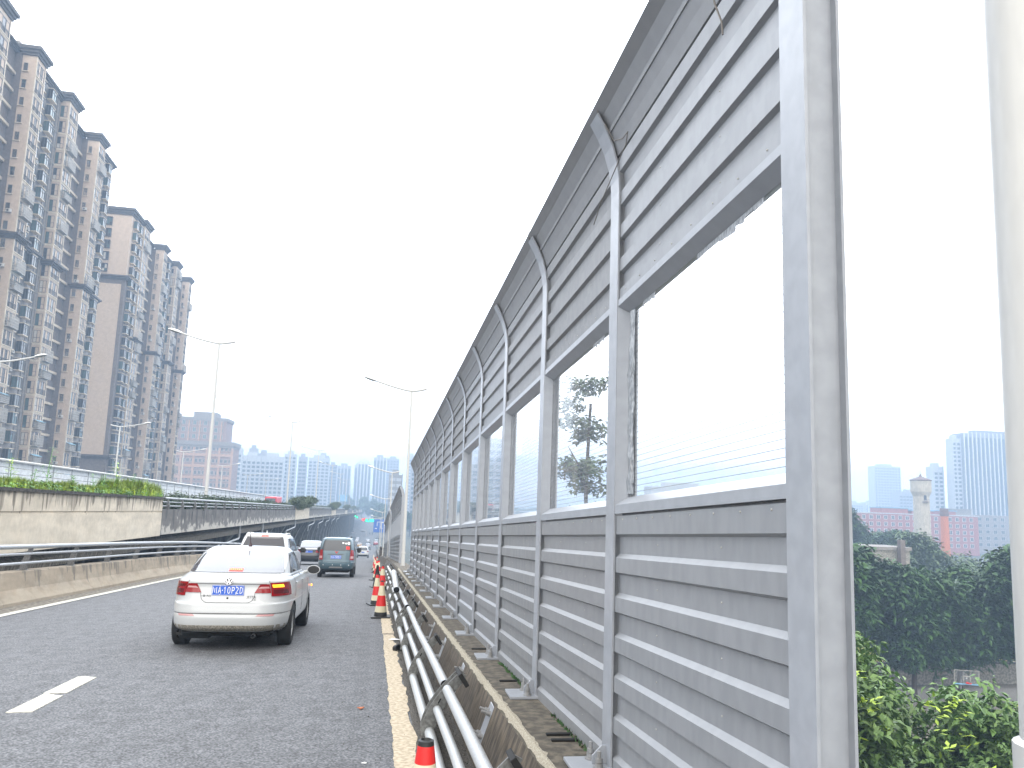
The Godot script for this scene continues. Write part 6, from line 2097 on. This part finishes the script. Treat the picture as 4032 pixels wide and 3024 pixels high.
	for i in 6:
		b2 = MB.new()
		b2.cbox(S(c, -0.115 + 0.046 * i, k_of(c, 1.091)) + SN(c, 0, k_of(c, 1.091)) * 0.018, Vector3(0.016, 0.012, 0.006), 0.002)
		part("light_cell", b2, M.led_glow, br)
	b2 = MB.new()
	b2.tube([Vector3(0.38, 0.21, -0.5), Vector3(0.38, 0.20, -0.12)], 0.028, -1, 10, false)
	part("exhaust_pipe", b2, M.bolt_steel, sedan)
	b2 = MB.new()
	b2.cbox(Vector3(-0.45, 0.22, -0.4), Vector3(0.5, 0.14, 0.3), 0.05)
	part("silencer", b2, M.near_black, sedan)

	# ---- slate minivan
	var v := {"rings": VAN, "n": 7.0, "axles": [0.72, 3.4], "wheel": 0.29, "arch": 0.34}
	var van := thing("minivan", "slate blue minivan with stickers on its rear window", "van", Vector3(-1.40, road_y(-32.6), -32.6), 0.0)
	van.scale = Vector3.ONE * 0.93
	van.rotation.x = -atan(0.055)
	part("body", body_mesh(v, 2, 8, 22), M.paint_slate, van)
	underside(van, 0.78, 4.2, 0.2)
	var rw := part("rear_window", skin(v, -0.93, 0.93, k_of(v, 1.12), -0.86, 0.86, k_of(v, 1.56), 0.006, 14, 6), M.car_glass, van)
	for st in [[0.58, 0.80, 1.18, 1.31, "cone_red"], [0.52, 0.66, 1.40, 1.46, "sign_white"], [0.70, 0.84, 1.38, 1.50, "sign_white"], [0.34, 0.46, 1.42, 1.48, "sign_white"]]:
		part("sticker", skin(v, st[0], st[1], k_of(v, st[2]), st[0], st[1], k_of(v, st[3]), 0.009, 4, 3), M[st[4]], rw)
	for s in [1.0, -1.0]:
		var tl := part("tail_light", skin(v, 0.80 if s > 0 else -1.02, 1.02 if s > 0 else -0.80, k_of(v, 0.74), 0.86 if s > 0 else -1.02, 1.02 if s > 0 else -0.86, k_of(v, 1.16), 0.012, 6, 8), M.tail_red, van)
		part("reversing_lens", skin(v, 0.83 if s > 0 else -1.0, 1.0 if s > 0 else -0.83, k_of(v, 0.80), 0.84 if s > 0 else -1.0, 1.0 if s > 0 else -0.84, k_of(v, 0.90), 0.016, 4, 3), M.tail_clear, tl)
		for z in v.axles: wheel(van, s * 0.68, v.wheel, -z, 0.30, 0.18, M.bolt_steel, false)
		var b := MB.new()
		b.cbox(Vector3(s * 0.90, 1.12, -2.95), Vector3(0.2, 0.24, 0.12), 0.04)
		part("mirror", b, M.black_plastic, van)
		var ka := k_of(v, 1.10)
		var kc := k_of(v, 1.52)
		for w in [[0.5, 1.35], [1.45, 2.35], [2.42, 3.0]]:
			var a0 := q_side(v, w[0], ka); var b0 := q_side(v, w[1], ka)
			var a1 := q_side(v, w[0] + 0.05, kc); var b1 := q_side(v, minf(w[1], 2.9), kc)
			part("side_window", skin(v, a0, b0, ka, a1, b1, kc, 0.005, 5, 5) if s > 0 else skin(v, -b0, -a0, ka, -b1, -a1, kc, 0.005, 5, 5), M.car_glass, van)
	path = []
	for i in 11: path.append([lerpf(-0.83, 0.83, i / 10.0), k_of(v, 0.655)])
	part("tailgate_seam", seam(v, path, 0.008), M.near_black, van)
	part("plate_recess", skin(v, -0.52, 0.42, k_of(v, 0.955), -0.52, 0.42, k_of(v, 0.985), 0.02, 8, 2), M.paint_black, van)
	plate(van, S(v, -0.02, k_of(v, 0.86)) + Vector3(0, 0, 0.012), "7N6B1", -0.1)
	strokes([[-0.5, 0.35, 0.0, -0.15], [0.5, 0.35, 0.0, -0.15], [-0.28, 0.05, 0.0, -0.4], [0.28, 0.05, 0.0, -0.4]], M.cone_red, van, "emblem", S(v, 0.0, k_of(v, 1.06)) + Vector3(0, 0, 0.008), 0.12, 0.022)
	b2 = MB.new()
	for i in 4:
		b2.lathe([[0.018, 0.0], [0.0, 0.006]], 8, S(v, [-0.75, -0.2, 0.3, 0.76][i], k_of(v, 0.53)) + Vector3(0, 0, 0.003), Basis(Vector3.RIGHT, PI / 2))
	stuff(part("parking_sensors", b2, M.sign_white, van))
	part("bumper_insert", skin(v, -0.42, 0.42, k_of(v, 0.40), -0.36, 0.36, k_of(v, 0.46), 0.008, 8, 2), M.bolt_steel, van)
	for s in [1.0, -1.0]:
		b2 = MB.new()
		b2.tube([Vector3(s * 0.52, 1.66, -0.7), Vector3(s * 0.54, 1.72, -0.9), Vector3(s * 0.54, 1.72, -2.4), Vector3(s * 0.52, 1.66, -2.6)], 0.018, -1, 6)
		part("roof_rail", b2, M.black_plastic, van)

	# ---- white car ahead of the sedan, seen over its roof
	var u := {"rings": SUV, "n": 6.0, "axles": [0.85, 3.45], "wheel": 0.33, "arch": 0.38}
	var suv := crossover("suv", u, M.paint_white, "white estate-like car with roof rails, just over the sedan's roof", Vector3(-3.42, road_y(-26.2), -26.2), 20)
	suv.rotation.x = -atan(0.0533)
	for s in [1.0, -1.0]:
		b2 = MB.new()
		b2.tube([Vector3(s * 0.60, 1.58, -0.55), Vector3(s * 0.60, 1.625, -0.75), Vector3(s * 0.60, 1.65, -1.0), Vector3(s * 0.60, 1.65, -2.0), Vector3(s * 0.60, 1.60, -2.3)], 0.02, -1, 6)
		part("roof_rail", b2, M.lamp_shell, suv)
	part("spoiler_light", skin(u, -0.17, 0.17, k_of(u, 1.545), -0.17, 0.17, k_of(u, 1.575), 0.012, 6, 2), M.brake_glow, suv)
	b2 = MB.new()
	b2.slab(PackedVector2Array([Vector2(-0.08, 0), Vector2(0.08, 0), Vector2(0.05, 0.02), Vector2(-0.06, 0.075)]), -0.015, 0.015, Basis(Vector3.UP, PI / 2), Vector3(0, 1.655, -0.85))
	part("fin_aerial", b2, M.paint_white, suv)

	# ---- black sedan
	var blk := plain_sedan("black sedan half hidden by the slate minivan", M.paint_black, Vector3(-4.0, road_y(-53.0), -53.0), 14)
	plate(blk, S(c, 0.0, kp) + Vector3(0, 0, 0.014), "", -0.08)
	# ---- small cars farther down the street
	var w2 := crossover("suv", u, M.paint_white, "white crossover with a blue plate beyond the minivan", Vector3(-1.39, road_y(-122.6), -122.6), 10)
	b2 = MB.new()
	b2.cbox(S(u, 0, k_of(u, 0.86)) + Vector3(0, 0, 0.012), Vector3(0.44, 0.14, 0.01), 0.003)
	part("number_plate", b2, M.plate_blue, w2)
	var proto := plain_sedan("silver car with brake lights on, beyond the white crossover", M.paint_silver, Vector3(-1.48, road_y(-256.0), -256.0), 8)
	var body_of := func(o: Node3D, m: Material): (o.get_node("body") as MeshInstance3D).material_override = m
	for s in [[-2.02, 327.0, "paint_white", "white car in the right-hand lane past the silver one"], [-4.29, 261.0, "paint_yellow", "yellow taxi left of the silver car"], [-6.3, 317.0, "paint_white", "white car behind the yellow taxi"], [-6.76, 352.0, "paint_white", "white car with red sides waiting at the far crossing"], [1.26, 330.0, "paint_green", "dull green car by the far lamp posts"], [1.05, 292.0, "paint_red", "dark red car low beside the far lamp posts"], [-10.4, 414.0, "paint_white", "white car climbing on the far street, lower one"], [-12.0, 464.0, "paint_silver", "silver car climbing on the far street, upper one"], [-12.6, 489.0, "paint_white", "topmost white car on the far street"], [-17.0, 262.0, "paint_red", "red-lit car below the viaduct left of the minivan"], [-5.6, 230.0, "paint_silver", "silver car mostly hidden by the minivan's right side"], [-8.6, 300.0, "paint_black", "dark car under the viaduct's far piers"]]:
		var o := dup(proto, s[3], "small cars far down the street", Vector3(s[0], (road_y(-s[1]) if s[0] > -7.0 or s[1] > 385 else ground_y(s[1])) + 0.01, -s[1]))
		body_of.call(o, M[s[2]])
	# truck below the viaduct, only its white box seen
	var tr := thing("truck", "white box truck in the dark under the viaduct", "truck", Vector3(-13.6, -11.2, -72.0), 0.2)
	b2 = MB.new()
	b2.cbox(Vector3(0, 5.6, 0), Vector3(2.6, 1.9, 0.9), 0.05)
	part("box_body", b2, M.white_board, tr)
	b2 = MB.new()
	b2.cbox(Vector3(0, 2.4, -1.2), Vector3(2.4, 4.4, 2.6), 0.1)
	part("chassis", b2, M.near_black, tr)
	for s in [-1.0, 1.0]:
		b2 = MB.new()
		b2.lathe([[0.0, -0.14], [0.45, -0.14], [0.5, 0.0], [0.45, 0.14], [0.0, 0.14]], 14, Vector3(s * 1.0, 0.5, -1.2), Basis(Vector3.BACK, PI / 2))
		part("wheel", b2, M.rubber, tr)
	people_on_bikes()
func crossover(called: String, u: Dictionary, m: Material, label: String, at: Vector3, qs: int) -> Node3D:
	var t := thing(called, label, "car", at)
	part("body", body_mesh(u, 2, 7, qs), m, t)
	underside(t, 0.9, 4.3, 0.22)
	part("rear_window", skin(u, -0.92, 0.92, k_of(u, 1.12), -0.88, 0.88, k_of(u, 1.53), 0.006, 12, 6), M.tint_glass if qs > 12 else M.car_glass, t)
	for s in [1.0, -1.0]:
		part("tail_light", skin(u, 0.72 if s > 0 else -1.15, 1.15 if s > 0 else -0.72, k_of(u, 0.93), 0.78 if s > 0 else -1.12, 1.12 if s > 0 else -0.78, k_of(u, 1.06), 0.01, 8, 4), M.tail_red, t)
		for z in u.axles: wheel(t, s * 0.79, u.wheel, -z, 0.34, 0.21, M.bolt_steel, false)
		var b := MB.new()
		b.cbox(Vector3(s * 1.0, 1.1, -2.9), Vector3(0.22, 0.17, 0.12), 0.04)
		part("mirror", b, M.black_plastic, t)
		var ka := k_of(u, 1.09)
		var kc := k_of(u, 1.48)
		for w in [[0.4, 0.95, 0.62, 0.95], [1.02, 1.95, 1.02, 1.92], [2.02, 2.95, 1.98, 2.6]]:
			var a0 := q_side(u, w[0], ka); var b0 := q_side(u, w[1], ka)
			var a1 := q_side(u, w[2], kc); var b1 := q_side(u, w[3], kc)
			part("side_window", skin(u, a0, b0, ka, a1, b1, kc, 0.005, 5, 5) if s > 0 else skin(u, -b0, -a0, ka, -b1, -a1, kc, 0.005, 5, 5), M.car_glass, t)
	part("bumper", skin(u, -1.05, 1.05, k_of(u, 0.30), -1.05, 1.05, k_of(u, 0.50), 0.01, 14, 3), M.black_plastic, t)
	return t
func plain_sedan(label: String, m: Material, at: Vector3, qs: int) -> Node3D:
	var c := {"rings": SEDAN, "n": 5.2, "axles": [0.93, 3.53], "wheel": 0.30, "arch": 0.345}
	var t := thing("sedan", label, "car", at)
	part("body", body_mesh(c, 1, 6, qs), m, t)
	underside(t, 0.85, 4.4, 0.18)
	part("rear_window", skin(c, -1.03, 1.03, k_of(c, 1.058), -0.98, 0.98, k_of(c, 1.365), 0.012, 12, 8), M.tint_glass if qs > 12 else M.car_glass, t)
	for s in [1.0, -1.0]:
		part("tail_light", skin(c, 0.52 if s > 0 else -1.2, 1.2 if s > 0 else -0.52, k_of(c, 0.79), 0.62 if s > 0 else -1.18, 1.18 if s > 0 else -0.62, k_of(c, 0.945), 0.01, 6, 4), M.tail_red, t)
		for z in c.axles: wheel(t, s * 0.745, c.wheel, -z, 0.31, 0.2, M.bolt_steel, false)
		var b := MB.new()
		b.cbox(Vector3(s * 0.95, 1.02, -2.85), Vector3(0.2, 0.14, 0.1), 0.03)
		part("mirror", b, M.black_plastic, t)
		var ka := k_of(c, 1.045)
		var kc := k_of(c, 1.345)
		for w in [[0.98, 2.02, 1.38, 1.98], [2.08, 2.92, 2.04, 2.36]]:
			var a0 := q_side(c, w[0], ka); var b0 := q_side(c, w[1], ka)
			var a1 := q_side(c, w[2], kc); var b1 := q_side(c, w[3], kc)
			part("side_window", skin(c, a0, b0, ka, a1, b1, kc, 0.004, 4, 4) if s > 0 else skin(c, -b0, -a0, ka, -b1, -a1, kc, 0.004, 4, 4), M.car_glass, t)
	return t
# riders and walkers far off, each a body of one surface
func people_on_bikes() -> void:
	for s in [[-1.77, 414.0, "person on a scooter, left one of two on the far street", true], [-0.47, 415.0, "person on a scooter, right one of two on the far street", true], [3.5, 352.0, "person on a scooter on the pavement by the far lamps", true], [3.7, 379.0, "person walking in a pale top on the far pavement", false]]:
		var at := Vector3(s[0], (-20.0 if s[1] > 400 else road_y(-s[1])) + 0.02, -s[1])
		var t := thing("person", s[2], "person", at, 0, "people far down the street")
		var b := MB.new()
		var y0 := 0.75 if s[3] else 0.88
		for g in [-1.0, 1.0]:
			if s[3]: b.tube([Vector3(g * 0.1, y0, 0), Vector3(g * 0.16, 0.72, -0.42), Vector3(g * 0.15, 0.3, -0.45)], 0.085, 0.05, 7)
			else: b.tube([Vector3(g * 0.09, y0, 0), Vector3(g * 0.1, 0.46, -0.06 * g), Vector3(g * 0.1, 0.05, 0.1 * g)], 0.085, 0.05, 7)
			b.tube([Vector3(g * 0.2, y0 + 0.5, 0), Vector3(g * 0.26, y0 + 0.26, -0.1), Vector3(g * 0.22, y0 + 0.14, -0.34 if s[3] else -0.1)], 0.055, 0.035, 7)
		b.lathe([[0.1, y0 - 0.08], [0.17, y0], [0.15, y0 + 0.25], [0.21, y0 + 0.48], [0.1, y0 + 0.56], [0.055, y0 + 0.6], [0.06, y0 + 0.64], [0.1, y0 + 0.72], [0.105, y0 + 0.8], [0.07, y0 + 0.88], [0.0, y0 + 0.9]], 12)
		part("body", b, M.window_frame if s[3] else M.curtain, t)
		if s[3]:
			var k := thing("scooter", s[2].replace("person on a scooter", "scooter under the rider"), "scooter", at, 0, "scooters far down the street")
			for z in [0.45, -0.65]:
				b = MB.new()
				b.lathe([[0.0, -0.05], [0.2, -0.05], [0.24, 0.0], [0.2, 0.05], [0.0, 0.05]], 14, Vector3(0, 0.24, z), Basis(Vector3.BACK, PI / 2))
				part("wheel", b, M.rubber, k)
			b = MB.new()
			b.cbox(Vector3(0, 0.45, 0.2), Vector3(0.28, 0.36, 0.7), 0.08)
			b.tube([Vector3(0, 0.24, -0.65), Vector3(0, 1.0, -0.42)], 0.04, -1, 6)
			b.tube([Vector3(-0.3, 1.0, -0.4), Vector3(0.3, 1.0, -0.4)], 0.02, -1, 6)
			part("frame", b, M.near_black, k)

# ---------------------------------------------------------------- signs and signals at the foot of the ramp
func far_street() -> void:
	# blue direction sign on a cantilever
	var t := thing("road_sign", "large blue direction sign beside the far right lamp posts", "road sign", Vector3(3.6, road_y(-252.0), -252.0))
	var b := MB.new()
	b.tube([Vector3(0.6, -3, -0.4), Vector3(0.6, 9.2, -0.4)], 0.18, 0.14, 10)
	b.tube([Vector3(0.6, 8.4, -0.4), Vector3(-3.6, 8.4, -0.4)], 0.1, -1, 8)
	b.tube([Vector3(0.6, 6.2, -0.4), Vector3(-3.6, 6.2, -0.4)], 0.1, -1, 8)
	part("mast", b, M.lamp_white, t)
	b = MB.new()
	b.cbox(Vector3(-1.9, 7.0, -0.15), Vector3(3.6, 4.0, 0.08), 0.02)
	var bd := part("board", b, M.sign_blue, t)
	b = MB.new()
	for s in [[-2.6, 7.6, 0.18, 1.4], [-2.2, 8.2, 0.9, 0.16], [-1.4, 7.3, 0.16, 1.9], [-1.2, 6.3, 0.7, 0.16], [-2.9, 6.2, 0.6, 0.3], [-0.9, 8.1, 0.5, 0.35]]: b.cbox(Vector3(s[0], s[1], -0.10), Vector3(s[2], s[3], 0.02), 0.004)
	stuff(part("arrows", b, M.sign_white, bd))
	# lit green panel, arrows and red signal on one gantry beam
	t = thing("signal_gantry", "signal beam with a lit green panel and a red light over the far street", "traffic signal", Vector3(0.6, road_y(-262.0), -262.0))
	b = MB.new()
	b.tube([Vector3(1.5, 0, 0), Vector3(1.5, 9.6, 0)], 0.16, -1, 10)
	b.tube([Vector3(1.5, 9.3, 0), Vector3(-5.2, 9.3, 0)], 0.1, -1, 8)
	part("mast", b, M.lamp_white, t)
	for s in [[-1.35, 8.72, 1.5, 0.85, "green_glow", "green_panel"], [-2.95, 8.7, 0.8, 0.75, "green_glow", "green_signal"], [-2.4, 8.35, 0.34, 0.34, "green_glow", "green_signal"], [-4.1, 8.9, 0.6, 0.6, "brake_glow", "red_signal"], [-3.7, 9.25, 0.3, 0.3, "brake_glow", "red_signal"]]:
		b = MB.new()
		b.cbox(Vector3(s[0], s[1], 0.1), Vector3(s[2] + 0.2, s[3] + 0.2, 0.2), 0.03)
		var box := part("signal_box", b, M.black_plastic, t)
		b = MB.new()
		b.cbox(Vector3(s[0], s[1], 0.22), Vector3(s[2], s[3], 0.05), 0.02)
		part(s[5], b, M[s[4]], box)
	t = thing("traffic_signal", "small green traffic signal hung under the viaduct's far end", "traffic signal", Vector3(-7.4, road_y(-305.0), -305.0))
	b = MB.new()
	b.tube([Vector3(-1.6, -1, 0), Vector3(-1.6, 10.4, 0), Vector3(1.4, 10.4, 0)], 0.1, -1, 8)
	part("mast", b, M.tower_grey, t)
	for s in [[0.4, 10.3], [1.1, 9.9]]:
		b = MB.new()
		b.cbox(Vector3(s[0], s[1], 0.15), Vector3(0.9, 0.8, 0.25), 0.05)
		var box := part("signal_box", b, M.black_plastic, t)
		b = MB.new()
		b.lathe([[0.3, 0.0], [0.25, 0.05], [0.0, 0.06]], 14, Vector3(s[0], s[1], 0.28), Basis(Vector3.RIGHT, PI / 2))
		part("green_signal", b, M.green_glow, box)
	t = thing("road_sign", "small turquoise sign board over the vanishing viaduct", "road sign", Vector3(-21.0, vy(-560.0) + 0.9, -560.0))
	b = MB.new()
	b.tube([Vector3(4, 0, 0), Vector3(4, 8.5, 0), Vector3(-4, 8.5, 0)], 0.15, -1, 8)
	part("mast", b, M.tower_grey, t)
	b = MB.new()
	b.cbox(Vector3(-1.2, 8.5, 0.2), Vector3(6.0, 4.4, 0.1), 0.03)
	part("board", b, M.roof_blue, t)
	# grey block and upright where the left rail ends
	t = thing("barrier_block", "dark concrete end block of the right parapet with a broken top", "concrete block", Vector3(1.3, road_y(-100.0), -100.0))
	b = MB.new()
	b.cbox(Vector3(0, 0.6, 0), Vector3(0.9, 1.3, 1.6), 0.06)
	part("block", b, M.stained_concrete, t)
	b = MB.new()
	b.cbox(Vector3(0.1, 1.36, 0), Vector3(1.1, 0.22, 1.7), 0.05, Basis(Vector3.BACK, -0.25))
	part("broken_top", b, M.dark_cap, t)
	t = thing("cabinet", "grey cabinet with a pale upright at the end of the left railing", "cabinet", Vector3(-6.2, road_y(-128.0), -128.0))
	b = MB.new()
	b.cbox(Vector3(0, 1.1, 0), Vector3(3.6, 2.2, 0.6), 0.05)
	part("body", b, M.tower_grey, t)
	b = MB.new()
	b.cbox(Vector3(1.9, 1.3, 0.1), Vector3(0.14, 2.6, 0.14), 0.02)
	part("upright", b, M.lamp_shell, t)
	# kerbed island and street trees beyond the crossing
	b = MB.new()
	b.slab(PackedVector2Array([Vector2(-6.6, 452), Vector2(-4.6, 450), Vector2(-3.3, 440), Vector2(-3.0, 396), Vector2(-3.6, 394), Vector2(-4.2, 438), Vector2(-6.8, 447)]), 0.0, 0.5, Basis(Vector3.RIGHT, Vector3.FORWARD, Vector3.UP), Vector3(0, -20.0, 0))
	struct("kerbed_island", b, M.tower_grey)
	var far := [leaf_cluster(12, 1.0, 0.9, 14).onto(ArrayMesh.new(), M.leaf_dark), leaf_cluster(12, 1.0, 0.9, 15).onto(ArrayMesh.new(), M.leaf_dark)]
	var k := 0
	for p in [[6.0, 440.0, 13.0], [12.0, 470.0, 16.0], [4.0, 520.0, 14.0], [-2.0, 600.0, 16.0], [18.0, 410.0, 13.0], [-10.0, 640.0, 17.0], [-22.0, 660.0, 18.0]]:
		t = thing("street_tree", ["nearest green street tree right of the far street", "taller green street tree behind the blue sign", "street tree over the two scooters", "street tree closing the end of the street", "street tree behind the far noise barrier", "bluish street tree at the vanishing point", "bluish street tree under the viaduct's vanishing end"][k], "tree", Vector3(p[0], -20.0, -p[1]), 0, "street trees at the foot of the ramp")
		limbs(t, Vector3.ZERO, Vector3(0, p[2] * 0.6, 0), 0.3, 300 + k, 3.0, M.bark)
		crown("crown", t, M.leaf_dark, far, lumps(Vector3(0, p[2] * 0.58, 0), Vector3(5.5, p[2] * 0.42, 5.5), 12, 310 + k), 70, 0.7, 1.3, 320 + k, Color(1.3, 1.35, 1.1))
		k += 1
